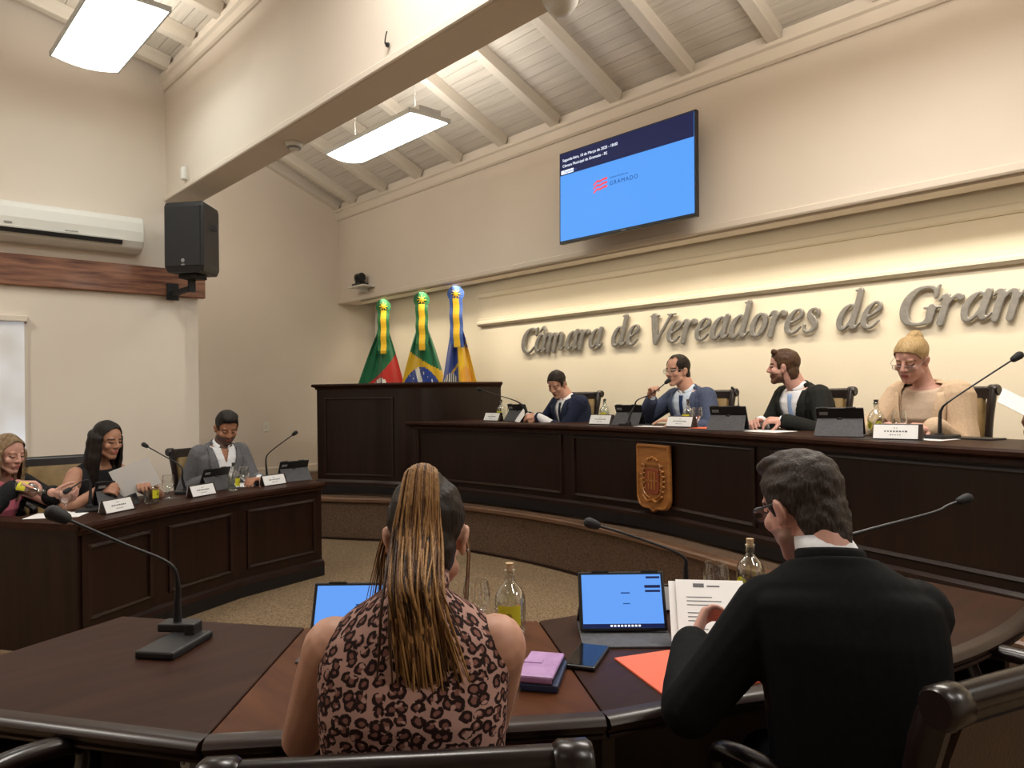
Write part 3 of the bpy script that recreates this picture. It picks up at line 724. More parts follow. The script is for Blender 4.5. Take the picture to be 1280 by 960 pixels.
def f2(u, v):
    r = math.hypot((u - 0.44) / 0.42, (v - 0.625) / 0.17)
    if r < 1:
        if abs((u - 0.47) - 0.9 * (v - 0.62)) < 0.055: return 4
        return 4 if (int(u * 53) * 7 + int(v * 71) * 3) % 41 == 0 else 3
    return 0 if v < 0.335 + 0.15 * u else 2
def f3(u, v):
    if u < 0.47 or v < 0.33:
        e = math.hypot((u - 0.24) / 0.2, (v - 0.57) / 0.06)
        return (4 if int(u * 30) % 2 else 6) if e < 1 else (2 if abs(v - 0.47 - 0.3 * (0.4 - u)) < 0.012 else 3)
    e = math.hypot((u - 0.72) / 0.20, (v - 0.535) / 0.07)
    return 5 if e < 1 and (int(u * 60) + int(v * 60)) % 3 else 2
KF = (5.36 / 5.25)
flag('green and red flag with yellow ribbon, furthest from the bench', -8.151 * KF, -0.36, 0.26, 0.0, f1, 'ribbon_green', 1)
flag('green flag with blue disc in a yellow diamond, between two others', -7.317 * KF, -0.27, 0.30, 0.0, f2, 'ribbon_green', 3)
flag('blue and yellow flag with blue rosette, closest to the bench', -6.658 * KF, -0.17, 0.24, 0.0, f3, 'ribbon_blue', 5)
# ------------------------------------------------------------------ copies of a thing with its parts
def dup(root, loc=None, rz=None, label=None, group=None):
    r = root.copy(); COL.objects.link(r)
    if loc is not None: r.location = loc
    if rz is not None: r.rotation_euler = (0, 0, rz)
    if label: r['label'] = label
    if group: r['group'] = group
    for ch in list(root.children):
        c = ch.copy(); COL.objects.link(c); c.parent = r
        for g in list(ch.children):
            d = g.copy(); COL.objects.link(d); d.parent = c
    return r

# ------------------------------------------------------------------ side bench on the left
LP = [(-4.65, 1.00), (-4.97, 1.53), (-5.24, 2.15), (-5.41, 2.89)]
o0 = (-5.3, 2.0, 0.0)
t = thing('side_bench', 'faceted dark mahogany side bench in front of the three people by the left wall', 'desk', o0)
shift(MB().sweep(LP, [(0.03, 0.10), (0.03, 0.71), (0.07, 0.71), (0.07, 0.10)]), o0).build('front_panel', 'wood', t)
shift(MB().sweep(LP, [(0.022, 0.685), (-0.002, 0.69), (0.0, 0.708), (-0.018, 0.714), (-0.022, 0.735), (-0.014, 0.75), (0.62, 0.75), (0.62, 0.712), (0.06, 0.712)]), o0).build('worktop', 'wood_top', t)
shift(MB().sweep(LP, [(0.0, 0.0), (0.0, 0.085), (0.05, 0.085), (0.05, 0.0)]), o0).build('plinth', 'plinth', t)
shift(MB().sweep(LP, [(-0.004, 0.085), (0.004, 0.115), (0.03, 0.13), (0.06, 0.13), (0.06, 0.085)]), o0).build('base_moulding', 'wood_trim', t)
for i in range(3):
    a, b = V(LP[i]), V(LP[i + 1]); d = (b - a).normalized(); L = (b - a).length
    pa, pb = a + d * 0.06, b - d * 0.07
    shift(panel_frame([tuple(pa), tuple(pb)], 0.19, 0.62, 0.024, 0.014, 0.03), o0).build('panel_moulding', 'wood_trim', t)
EP = [(-5.55, 0.44), (-4.66, 0.985)]
shift(MB().sweep(EP, [(0.03, 0.0), (0.03, 0.712), (0.07, 0.712), (0.07, 0.0)]), o0).build('end_panel', 'wood', t)
shift(MB().prism([(-5.56, 0.43), (-4.652, 0.985), (-5.10, 0.90), (-5.40, 0.72), (-5.62, 0.58)], 0.7125, 0.7502), o0).build('worktop_extension', 'wood_top', t)
for i, j in ((3, 2),):
    a, b = V(LP[i]), V(LP[j]); d = (b - a).normalized(); nrm = V((-d.y, d.x)) * (1 if i == 0 else -1); c = a + nrm * 0.33 + d * 0.02
    shift(MB().box((c.x, c.y, 0.355), (0.04, 0.56, 0.71), (0, 0, math.atan2(d.y, d.x))), o0).build('end_panel', 'wood', t)

# ------------------------------------------------------------------ three joined tables in the foreground
def table(name, label, near, far, mat, o0):
    t = thing(name, label, 'table', o0)
    poly = near + far[::-1]
    shift(MB().prism(poly, 0.722, 0.75), o0).build('tabletop', mat, t, bevel=0.004)
    nose = [(-0.004, 0.752), (-0.018, 0.749), (-0.026, 0.739), (-0.022, 0.728), (-0.010, 0.722), (-0.010, 0.718), (-0.016, 0.714), (-0.014, 0.707), (0.02, 0.705), (0.02, 0.752)]
    shift(MB().sweep(near, nose), o0).build('edge_moulding', 'wood_trim', t, autosmooth=40)
    shift(MB().sweep(far, [(-0.10, 0.06), (-0.10, 0.72), (-0.07, 0.72), (-0.07, 0.06)]), o0).build('modesty_panel', 'wood', t)
    for a, b in ((near[0], far[0]), (near[-1], far[-1])):
        a, b = V(a), V(b); d = (b - a); s = 1 if (a - V(near[0])).length < 1e-6 else -1
        nrm = V((-d.y, d.x)).normalized(); mid = V((sum(p[0] for p in poly) / len(poly), sum(p[1] for p in poly) / len(poly)))
        if (mid - a).dot(nrm) < 0: nrm = -nrm
        p, q = a + d * 0.12 + nrm * 0.03, a + d * 0.84 + nrm * 0.03; c = (p + q) / 2
        shift(MB().box((c.x, c.y, 0.362), ((q - p).length, 0.03, 0.72), (0, 0, math.atan2(d.y, d.x))), o0).build('side_panel', 'wood', t)
    shift(MB().sweep(far, [(-0.11, 0.0), (-0.11, 0.06), (-0.05, 0.06), (-0.05, 0.0)]), o0).build('plinth', 'plinth', t)
    return t
gp = 0.0015
table('council_table', 'dark brown table with a gooseneck microphone and nobody seated at it', [(-2.335, 0.045), (-1.547, 0.550)], [(-2.60, 0.675), (-2.073, 1.038)], 'wood_top', (-2.1, 0.55, 0))
table('council_table', 'reddish brown table in front of the woman in leopard print', [(-1.545, 0.553), (-1.045, 1.214)], [(-2.070, 1.041), (-1.617, 1.577)], 'wood_top_red', (-1.55, 1.1, 0))
table('council_table', 'dark brown tapering table with the orange folder, in front of the man in black', cr([(-1.043, 1.217), (-0.965, 1.40), (-0.79, 1.76), (-0.665, 2.09), (-0.61, 2.45), (-0.61, 2.82)], 4), [(-1.615, 1.580), (-1.45, 2.06), (-1.34, 2.5), (-1.25, 2.92)], 'wood_top', (-1.1, 2.1, 0))
t = thing('socket_box', 'white socket box under the dark table beside the woman in leopard print', 'socket box', (-1.80, 0.62, 0.575))
MB().box((0, 0, 0.03), (0.06, 0.05, 0.06)).build('case', 'white_plastic', t, bevel=0.004)
MB().box((0, 0, 0.085), (0.03, 0.03, 0.06)).build('fixing_plate', 'white_plastic', t)
MB().lathe([(0.012, 0), (0.012, 0.004)], 12, (0.0, -0.026, 0.03), axis=(0, -1, 0)).build('socket', 'grey_plastic', t)

# ------------------------------------------------------------------ chairs
def chair(loc, rz, label, top=1.02, leather='leather', group='wooden armchairs with scrolled backs', arm_len=0.40):
    t = thing('armchair', label, 'chair', loc, rz, group)
    zs = 0.47; h = top - zs
    def bk(u): return V((0, -0.225 - 0.06 * u - 0.04 * u ** 4, zs - 0.05 + (h + 0.04) * u))
    # seat
    s = MB(); rs = []
    for z, k in ((zs - 0.07, 0.96), (zs - 0.055, 1.0), (zs - 0.012, 1.0), (zs, 0.95)):
        rs.append([V((math.copysign(abs(math.cos(a)) ** 0.35, math.cos(a)) * 0.245 * k, 0.01 + math.copysign(abs(math.sin(a)) ** 0.35, math.sin(a)) * 0.25 * k, z)) for a in [2 * PI * q / 32 for q in range(32)]])
    s.rings(rs); s.build('seat', leather, t, smooth=True)
    # padded back
    p = MB(); rs = []
    for i in range(9):
        u = 0.14 + 0.76 * i / 8; c = bk(u); e = 1 - 0.06 * (abs(i - 4) / 4) ** 3
        rs.append([c + V((x * e, y, 0)) for x, y in ((-0.215, -0.022), (0.215, -0.022), (0.22, 0.0), (0.20, 0.026), (0.10, 0.034), (0, 0.036), (-0.10, 0.034), (-0.20, 0.026), (-0.22, 0.0))])
    p.rings(rs); p.build('back_pad', leather, t, autosmooth=50)
    f = MB()
    for sx in (-1, 1):
        f.tube([bk(u / 12) + V((sx * 0.245, 0, 0)) for u in range(13)], [0.025] * 9 + [0.026, 0.028, 0.028, 0.026], 10, flat=0.8, up=(1, 0, 0))
        c = bk(1.0); f.lathe([(0.028, -0.028), (0.034, -0.02), (0.034, 0.02), (0.028, 0.028)], 16, c + V((sx * 0.245, -0.008, -0.012)), axis=(1, 0, 0))
    c = bk(0.98) + V((0, -0.004, 0)); f.tube([c + V((-0.23, 0, 0)), c + V((0.23, 0, 0))], 0.023, 12)
    c = bk(0.935); f.box(c + V((0, 0.0, 0.0)), (0.46, 0.030, 0.05), (0.16, 0, 0))
    c = bk(0.13); f.box(c, (0.46, 0.03, 0.05))
    f.build('back_frame', 'chair_wood', t, autosmooth=40)
    for sx in (-1, 1):
        a = MB(); b = bk(0.40)
        y1 = b.y + arm_len
        a.tube(cr([b + V((sx * 0.255, 0.0, -0.02)), V((sx * 0.275, b.y + 0.10, 0.697)), V((sx * 0.285, b.y + 0.24, 0.72)), V((sx * 0.285, y1 - 0.03, 0.705)), V((sx * 0.28, y1, 0.672)), V((sx * 0.275, y1 - 0.03, 0.59)), V((sx * 0.262, y1 - 0.10, 0.50)), V((sx * 0.235, y1 - 0.14, 0.43))], 5), 0.021, 10, flat=1.35, up=(1, 0, 0))
        a.build('armrest', 'chair_wood', t, smooth=True)
    MB().lathe([(0.06, 0.40), (0.06, 0.37), (0.032, 0.36), (0.032, 0.12), (0.05, 0.11), (0.05, 0.06)], 16).build('column', 'black_plastic', t)
    for k in range(5):
        a = 2 * PI * k / 5 + 0.3; d = V((math.cos(a), math.sin(a), 0)); n = V((-d.y, d.x, 0))
        l = MB(); l.tube([d * 0.03 + V((0, 0, 0.10)), d * 0.16 + V((0, 0, 0.095)), d * 0.29 + V((0, 0, 0.07))], [0.026, 0.022, 0.016], 8)
        l.lathe([(0.018, -0.022), (0.026, -0.018), (0.026, 0.018), (0.018, 0.022)], 14, d * 0.29 + V((0, 0, 0.0265)), axis=n)
        l.build('caster_leg', 'chair_wood', t, autosmooth=40)
    return t
def face(dx, dy): return math.atan2(-dx, dy)      # rotation that turns local +y to (dx, dy)
ZD = 0.42
base = chair((-4.83, 5.02, ZD), face(0.05, -1), 'armchair of the man in navy reading with folded hands')
dup(base, (-3.43, 5.03, ZD), face(-0.05, -1), 'armchair of the man speaking into a microphone')
dup(base, (-2.47, 4.95, ZD), face(-0.1, -1), 'armchair of the bearded man in a black suit turning his head')
dup(base, (-1.58, 4.74, ZD), face(-0.22, -1), 'armchair of the blond woman in a beige jacket')
dup(base, (-6.14, 1.22, 0), face(0.80, -0.05), 'armchair of the long haired woman in a sleeveless black top, set aslant')
dup(base, (-6.14, 2.36, 0), face(0.93, 0.30), 'armchair of the bearded man in a grey jacket')
dup(base, (-6.06, 0.69, 0), face(0.93, 0.36), 'armchair of the woman in pink, nearly out of frame')
fgc = chair((-1.135, 0.783, 0), face(-0.785, 0.62), 'dark armchair with its back to us, under the woman in leopard print', top=0.942, leather='leather_dark')
chair((-0.625, 1.577, 0), face(-0.95, 0.312), 'dark armchair with a brown leather back turned aside under the man in black', top=0.985, leather='leather_dark')
chair((-0.47, 2.61, 0), face(-0.97, 0.24), 'empty dark armchair at the tapering end of the table, only an armrest showing', top=0.985, leather='leather_dark')
dup(fgc, (-1.52, 0.335, 0), face(-0.28, 0.96), 'empty dark armchair at the left table, only one curved arm showing')

# ------------------------------------------------------------------ small things on the desks
def tablet(loc, rz, label, group='tablets propped in grey covers', lit=False):
    t = thing('tablet', label, 'tablet', loc, rz, group)
    tl = math.radians(24); R = Matrix.Rotation(tl, 3, 'X')        # top leans towards -y
    piv = V((0, 0.035, 0.008)); up = R @ V((0, 0, 1)); nb = R @ V((0, -1, 0))
    MB().box(piv + up * 0.085, (0.252, 0.011, 0.168), R).build('body', 'black_plastic', t, bevel=0.004)
    s = MB().box(piv + up * 0.085 - nb * 0.0058, (0.232, 0.001, 0.150), R).build('screen', 'screen_tab' if lit else 'black_gloss', t)
    if lit:
        X = lambda x, z: piv + up * (0.085 + z) - nb * 0.0066 + V((x, 0, 0))
        q = MB(); q.box(X(0, -0.0695), (0.232, 0.0006, 0.011), R); q.build('task_bar', 'screen_navy', s)
        q = MB(); 
        for k in range(9): q.box(X(0.035 - k * 0.010, -0.0695) - nb * 0.0005, (0.006, 0.0006, 0.005), R)
        q.build('task_icons', 'screen_white', s)
        q = MB()
        q.box(X(-0.093, 0.066), (0.040, 0.0006, 0.006), R); q.box(X(-0.090, 0.040), (0.046, 0.0006, 0.008), R); q.box(X(-0.090, 0.027), (0.044, 0.0006, 0.006), R)
        q.build('notices', 'screen_navy', s)
        MB().box(X(-0.01, 0.022), (0.026, 0.0006, 0.004), R).build('page_heading', 'screen_dark', s); MB().box(X(-0.012, -0.008), (0.020, 0.0006, 0.003), R).build('page_line', 'screen_dark', s)
    c = MB(); c.lathe([(0.0, 0.012), (0.018, 0.011), (0.022, 0.006), (0.022, 0.0)], 20, piv + up * 0.09 + nb * 0.006, axis=nb); c.build('cover_hole', 'black_matte', t)
    b = MB(); b.box(piv + up * 0.135 + nb * 0.0065 + V((-0.085, 0, 0)), (0.045, 0.003, 0.018), R); b.build('badge', 'grey_plastic', t)
    top = piv + up * 0.105 + nb * 0.006; foot = V((0, -0.085, 0.004)); d = (foot - top); a = math.atan2(d.y, -d.z)
    q = MB(); w1, w2 = 0.120, 0.128
    q.rings([[V((-w1, top.y, top.z)), V((w1, top.y, top.z)), V((w1, top.y - 0.004, top.z - 0.001)), V((-w1, top.y - 0.004, top.z - 0.001))], [V((-w2, foot.y + 0.004, 0.004)), V((w2, foot.y + 0.004, 0.004)), V((w2, foot.y, 0.004)), V((-w2, foot.y, 0.004))]])
    q.build('stand_flap', 'grey_folio', t)
    q = MB(); q.box((0, 0.0, 0.003), (0.254, 0.175, 0.005)); q.box((0, 0.115, 0.003), (0.254, 0.075, 0.006)); q.build('cover_base', 'grey_folio', t, bevel=0.001)
    for x in (-0.085, 0.06): MB().box(piv + up * 0.1695 + V((x, 0, 0)), (0.05, 0.013, 0.003), R).build('cover_clip', 'black_matte', t)
    return t
def bottle(loc, rz, label, disc=False, cork=True, group='glass water bottles with lemon prints'):
    t = thing('water_bottle', label, 'bottle', loc, rz, group)
    prof = [(0.0, 0.002), (0.040, 0.0), (0.0445, 0.004), (0.045, 0.02), (0.045, 0.095), (0.043, 0.112), (0.034, 0.130), (0.020, 0.145), (0.0145, 0.155), (0.0135, 0.180), (0.016, 0.181), (0.016, 0.188), (0.011, 0.188)]
    MB().lathe(prof, 28, caps=False).build('glass', 'bottle', t, smooth=True)
    MB().lathe([(0.0, 0.178), (0.0105, 0.178), (0.0125, 0.205), (0.0, 0.206)], 16).build('stopper', 'cork' if cork else 'stopper', t)
    q = MB(); r = 0.0458
    if disc:
        for a0 in (-0.75, 0.45):
            pts = [V((r * math.sin(a0 + 0.022 / r * math.cos(k * PI / 10)), -r * math.cos(a0 + 0.022 / r * math.cos(k * PI / 10)), 0.062 + 0.025 * math.sin(k * PI / 10))) for k in range(20)]
            q.add(pts, [tuple(range(20))])
        q.build('lemon_print', 'yellow', t)
        q = MB()
        for a0 in (-0.75, 0.45): q.box((1.02 * r * math.sin(a0), -1.02 * r * math.cos(a0), 0.062), (0.012, 0.001, 0.014), (0, 0, a0))
        q.build('print_lettering', 'olive', t)
    else:
        rs = [[V((r * math.sin(a), -r * math.cos(a), z)) for a in [-0.78 + 1.56 * k / 12 for k in range(13)]] for z in (0.035, 0.092)]
        q.rings(rs, closed=False, caps=False); q.build('lemon_print', 'yellow', t)
        q = MB(); q.lathe([(0.0, 0.001), (0.010, 0.0)], 12, (0, -r - 0.0004, 0.062), axis=(0, -1, 0)); q.build('print_lettering', 'olive', t)
    return t
def goblet(loc, label, group='stemmed water glasses', h=0.145):
    t = thing('water_glass', label, 'glass', loc, 0, group)
    k = h / 0.145
    prof = [(0.0, 0.001), (0.034, 0.0), (0.034, 0.003), (0.008, 0.008), (0.005, 0.018), (0.0055, 0.040), (0.014, 0.050), (0.032, 0.066), (0.0405, 0.090), (0.0395, 0.118), (0.034, 0.145)]
    MB().lathe([(r, z * k) for r, z in prof], 28, caps=False).build('bowl', 'glass', t, smooth=True)
    MB().lathe([(0.0335, 0.1435 * k), (0.035, 0.1435 * k), (0.035, 0.1465 * k), (0.0335, 0.1465 * k)], 28, caps=False).build('rim', 'glass', t)
    return t
def nameplate(loc, rz, label, group='white name plates on dark blocks'):
    t = thing('name_plate', label, 'name plate', loc, rz, group)
    MB().rings([[V((x, y, z)) for y, z in ((-0.032, 0.0), (0.032, 0.0), (0.014, 0.083), (0.004, 0.083))] for x in (-0.108, 0.122)]).build('block', 'wood_trim', t, bevel=0.002)
    a = math.atan2(0.036, 0.083); R = Matrix.Rotation(-a, 3, 'X')
    c = V((-0.002, -0.0165, 0.0425))
    card = MB().box(c, (0.208, 0.003, 0.076), R).build('card', 'paper', t)
    R2 = Matrix.Rotation(a, 3, 'X'); MB().box((-0.002, 0.0250, 0.0425), (0.208, 0.003, 0.070), Matrix.Rotation(math.atan2(0.018, 0.083), 3, 'X')).build('rear_card', 'paper', t)
    q = MB(); rn = random.Random(int(abs(loc[0] * 1000)))
    for row, (z, n, h_) in enumerate(((0.020, 2, 0.004), (0.002, 8, 0.009), (-0.018, 5, 0.005))):
        w_ = 0.011 if row == 1 else 0.008
        for i in range(n):
            q.box(c + R @ V(((i - (n - 1) / 2) * (w_ + 0.003), -0.002, z)), (w_ * rn.uniform(.6, 1), 0.001, h_ * rn.uniform(.7, 1)), R)
    q.build('printed_lines', 'ink', card)
    return t
def mic(loc, rz, pts, label, base=(0.10, 0.13, 0.025), head=0.017, group='black gooseneck microphones', r0=0.011, r1=0.0045, slab=None):
    """pts are world points from the base up to the capsule"""
    t = thing('gooseneck_microphone', label, 'microphone', loc, 0, group)
    R = Matrix.Rotation(rz, 3, 'Z')
    MB().box(R @ V((0, 0, base[2] / 2)) if slab is None else V(slab) + V((0, 0, base[2] / 2)), base, R).build('base', 'black_plastic', t, bevel=0.006)
    L = [V(p) - V(loc) for p in pts]
    c = cr(L, 6); n = len(c)
    MB().tube(c, [r0 + (r1 - r0) * min(1, 1.6 * i / n) for i in range(n)], 8).build('stem', 'black_plastic', t, smooth=True)
    d = (L[-1] - L[-2]).normalized()
    a, b = L[-1] - d * head * 0.6, L[-1] + d * head * 0.9
    MB().cap(a, b, head * 0.80, head, 14).build('capsule', 'black_matte', t, smooth=True)
    q = MB(); q.box(L[0] - V((0, 0, 0.0)) + V((0, 0, 0.004)), (0.035, 0.035, 0.03), R); q.build('socket', 'black_plastic', t, bevel=0.004)
    return t, R
def sheet(name, c, sz, rz, label, cat='paper', mat='paper', lines=0, group=None, th=0.0015):
    t = thing(name, label, cat, c, rz, group)
    MB().box((0, 0, th / 2), (sz[0], sz[1], th)).build('page', mat, t)
    if lines:
        q = MB()
        for i in range(lines): q.box((0, sz[1] * (0.40 - 0.8 * i / lines), th + 0.0004), (sz[0] * 0.75, 0.0035, 0.0006))
        q.build('printed_lines', 'ink', t)
    return t

# foreground tables
zt = 0.75
q1 = (0.72, -0.69)
tablet((-1.375, 1.685, zt), face(*q1), 'lit tablet with a blue page on the dark table left of the man in black', lit=True)
tablet((-1.83, 1.075, zt), face(0.72, -0.69), 'lit tablet half hidden behind the woman in leopard print', lit=True)
m1, R = mic((-2.225, 0.725, zt), 0, [(-2.268, 0.735, 0.775), (-2.258, 0.732, 0.85), (-2.244, 0.729, 0.905), (-2.239, 0.704, 0.972), (-2.256, 0.581, 1.048), (-2.275, 0.44, 1.137)],
    'large gooseneck microphone leaning left on the empty dark table', base=(0.115, 0.19, 0.022), head=0.021, r0=0.013, slab=(0.075, -0.045, 0), group='foreground gooseneck microphones')
R1 = Matrix.Rotation(0.66 + 0.25, 3, 'Z')
MB().box((-0.035, 0.012, 0.032), (0.10, 0.06, 0.024), (0, 0, 0.75)).build('switch_block', 'black_plastic', m1, bevel=0.004)
MB().box((0.03, 0.03, 0.035), (0.03, 0.05, 0.035), (0, 0, 0.75)).build('clip', 'black_plastic', m1, bevel=0.004)
for ch in m1.children:
    if ch.name.startswith('base'):
        ch.data.transform(Matrix.Translation(V((0.062, -0.03, 0.011))) @ Matrix.Rotation(0.66, 4, 'Z') @ Matrix.Translation(-V((0.075, -0.045, 0.011))))
mic((-1.365, 1.985, zt), 0.75, [(-1.375, 2.003, 0.77), (-1.366, 1.992, 0.83), (-1.361, 1.987, 0.877), (-1.363, 1.969, 0.925), (-1.426, 1.84, 0.988), (-1.49, 1.696, 1.044)],
    'gooseneck microphone bending left behind the lit tablet on the dark table', base=(0.10, 0.15, 0.02), head=0.017, r0=0.013, group='foreground gooseneck microphones')
mic((-1.09, 2.38, zt), 0.2, [(-1.09, 2.36, 0.77), (-1.08, 2.34, 0.86), (-1.045, 2.32, 0.955), (-0.967, 2.385, 0.994), (-0.835, 2.587, 1.042), (-0.803, 2.636, 1.063), (-0.77, 2.672, 1.08)],
    'gooseneck microphone reaching out behind the head of the man in black', base=(0.10, 0.15, 0.02), head=0.017, group='foreground gooseneck microphones')
bottle((-1.585, 1.435, zt), 0.75, 'clear corked bottle with a yellow label beside the woman in leopard print')
bottle((-1.265, 2.215, zt), 0.55, 'clear bottle with two round lemon prints behind the papers of the man in black', disc=True)
goblet((-1.30, 2.065, zt), 'stemmed glass beside the bottle with two round lemon prints')
goblet((-1.67, 1.38, zt), 'stemmed glass peeking past the shoulder of the woman in leopard print', h=0.15)
nameplate((-1.435, 1.915, zt), face(-0.72, 0.69) + 0.0 + PI, 'name plate seen from behind between the lit tablet and its microphone')
t = thing('phone_wallet', 'lilac folding phone wallet lying on a navy one on the reddish table', 'phone case', (-1.285, 1.262, zt + 0.0195), face(0.55, -0.83), None)
MB().box((0, 0, 0.0095), (0.088, 0.165, 0.019)).build('cover', 'lilac', t, bevel=0.005)
MB().box((0.02, -0.01, 0.0198), (0.045, 0.024, 0.003)).build('clasp', 'lilac', t, bevel=0.001)
MB().box((0, 0.002, 0.009), (0.0885, 0.158, 0.009)).build('phone_edge', 'black_plastic', t)
t = thing('phone_wallet', 'navy phone wallet under the lilac one', 'phone case', (-1.28, 1.268, zt), face(0.58, -0.81), None)
MB().box((0, 0, 0.0095), (0.09, 0.168, 0.019)).build('cover', 'navy', t, bevel=0.004)
MB().box((0, 0.002, 0.0095), (0.0906, 0.162, 0.008)).build('phone_edge', 'black_plastic', t)
t = thing('phone', 'dark phone leaning on the front cover flap of the lit tablet', 'phone', (-1.295, 1.44, zt), face(0.45, -0.89), None)
MB().box((0, 0, 0.006), (0.082, 0.165, 0.012)).build('case', 'black_plastic', t, bevel=0.004)
MB().box((0, 0, 0.0125), (0.074, 0.156, 0.001)).build('screen', 'black_gloss', t)
t = thing('folder', 'coral orange folder lying under the forearm of the man in black', 'folder', (-1.07, 1.565, zt), 0)
fp = [(-1.245, 1.49), (-0.985, 1.375), (-0.90, 1.62), (-1.14, 1.73)]
MB().prism([(x + 1.07, y - 1.565) for x, y in fp], 0.0, 0.002).build('back_cover', 'orange', t)
MB().prism([(x * 0.997 + 1.067, y - 1.565) for x, y in fp], 0.0022, 0.004).build('front_cover', 'orange', t)

# things on the tall bench: each seat has its own set
zb = 1.17
tb = tablet((-5.17, 4.83, zb), face(0.0, 1), 'tablet standing in front of the man in navy')
for loc, a, lb in (((-3.72, 4.70, zb), face(-0.1, 1), 'tablet standing in front of the man speaking into a microphone'),
                   ((-2.66, 4.42, zb), face(-0.18, 1), 'tablet standing between the speaking man and the bearded man in black'),
                   ((-1.83, 4.22, zb), face(-0.26, 1), 'tablet standing between the bearded man in black and the blond woman')):
    dup(tb, loc, a, lb)
pb = nameplate((-5.42, 4.72, zb), face(0, 1), 'name plate left of the man in navy')
for loc, a, lb in (((-3.97, 4.64, zb), face(-0.05, 1), 'name plate between the man in navy and the speaking man'),
                   ((-3.17, 4.60, zb), face(-0.05, 1), 'name plate under the round bottle in front of the speaking man'),
                   ((-1.475, 4.07, zb), face(-0.2, 1), 'name plate in front of the blond woman')):
    dup(pb, loc, a, lb)
bb = bottle((-5.50, 4.90, zb), face(0, 1), 'bottle beside the left edge of the bench behind a name plate', cork=False, group='glass water bottles on the bench')
for loc, lb in (((-4.12, 4.86, zb), 'bottle between the navy jacket and the speaking man'), ((-3.20, 4.74, zb), 'bottle with a pale stopper in front of the speaking man')):
    dup(bb, loc, face(0, 1), lb)
bd = bottle((-1.675, 4.33, zb), face(-0.2, 1), 'bottle with lemon print left of the blond woman', disc=True, cork=False, group='glass water bottles on the bench')
dup(bd, (-4.25, 5.02, zb), 0.1, 'bottle behind the one next to the chair of the man in navy')
gb = goblet((-3.07, 4.66, zb), 'stemmed glass before the arm of the speaking man', group='water glasses on the bench')
for loc, lb in (((-5.33, 4.88, zb), 'glass by the tablet of the man in navy'), ((-1.52, 4.24, zb), 'glass behind the name plate of the blond woman')):
    dup(gb, loc, None, lb)
mic((-5.02, 4.80, zb), 0, [(-5.0, 4.80, 1.18), (-4.99, 4.74, 1.29), (-4.987, 4.64, 1.361), (-5.062, 4.468, 1.423), (-5.132, 4.317, 1.476)], 'gooseneck microphone crossing the rostrum, of the man in navy', group='bench microphones')
mic((-3.70, 4.62, zb + 0.0), 0, [(-3.66, 4.60, 1.18), (-3.65, 4.61, 1.25), (-3.622, 4.633, 1.322), (-3.592, 4.636, 1.372), (-3.502, 4.703, 1.421), (-3.408, 4.774, 1.512)], 'gooseneck microphone held to the mouth of the speaking man', base=(0.08, 0.09, 0.02), group='bench microphones', head=0.018)
mic((-2.66, 4.56, zb), 0, [(-2.652, 4.56, 1.18), (-2.652, 4.53, 1.28), (-2.645, 4.515, 1.37), (-2.645, 4.512, 1.42), (-2.668, 4.488, 1.45)], 'thin upright microphone by the chair of the speaking man', base=(0.08, 0.06, 0.02), head=0.009, r0=0.006, r1=0.003, group='bench microphones')
mic((-1.33, 4.27, zb), -0.3, [(-1.327, 4.252, 1.18), (-1.324, 4.252, 1.29), (-1.316, 4.253, 1.325), (-1.288, 4.261, 1.361), (-1.164, 4.35, 1.47), (-1.025, 4.44, 1.586)], 'long gooseneck microphone slanting up to the right before the blond woman', base=(0.13, 0.15, 0.022), head=0.021, group='bench microphones')
sheet('paper', (-2.42, 4.45, zb), (0.34, 0.22), -0.2, 'open white papers under the hands of the bearded man in black', lines=0)
sheet('paper', (-3.43, 4.60, zb), (0.24, 0.16), 0.1, 'white sheet under the resting hand of the speaking man', lines=0)
sheet('paper', (-1.36, 4.20, zb), (0.22, 0.20), -0.2, 'white sheet under the hand of the blond woman', lines=0)
sheet('folder', (-2.93, 4.60, zb), (0.22, 0.18), -0.1, 'orange folder lying on the bench beside the speaking man', 'folder', 'orange')
sheet('tray', (-1.20, 4.33, zb), (0.26, 0.14), -0.25, 'thin dark tray on the bench near the elbow of the blond woman', 'tray', 'black_plastic', th=0.008)
sheet('tray', (-1.52, 4.06, zb), (0.34, 0.16), -0.2, 'thin dark tray under the name plate of the blond woman', 'tray', 'black_plastic', th=0.0012)

# things on the side bench
n1 = (-0.93, -0.36)
tl = tablet((-5.33, 1.34, zt), face(-0.95, -0.15), 'tablet in front of the long haired woman with the sheet of paper', group='tablets on the side bench')
dup(tl, (-5.62, 2.10, zt), face(*n1), 'tablet in front of the bearded man in grey')
dup(tl, (-5.70, 2.77, zt), face(-0.97, 0.0), 'tablet at the far end of the side bench')
pl = nameplate((-4.995, 1.27, zt), face(-0.86, -0.5), 'name plate in front of the long haired woman', group='name plates on the side bench')
dup(pl, (-5.33, 1.90, zt), face(-0.90, -0.42), 'name plate in front of the bearded man in grey')
dup(pl, (-5.53, 2.52, zt), face(-0.96, -0.28), 'name plate left of the tablet at the far end of the side bench')
bottle((-5.22, 1.535, zt), face(-0.8, -0.6), 'bottle with lemon print between the long haired woman and the man in grey', group='bottles on the side bench', cork=False)
bottle((-5.46, 2.18, zt), face(-0.8, -0.6), 'bottle with lemon print before the white shirt of the man in grey', group='bottles on the side bench', cork=False)
goblet((-5.38, 1.69, zt), 'glass beside the bottle of the long haired woman', group='glasses on the side bench', h=0.16)
goblet((-5.60, 2.32, zt), 'glass before the open booklet of the man in grey', group='glasses on the side bench', h=0.16)
goblet((-5.235, 1.045, zt), 'glass being filled by the woman in pink', group='glasses on the side bench', h=0.15)
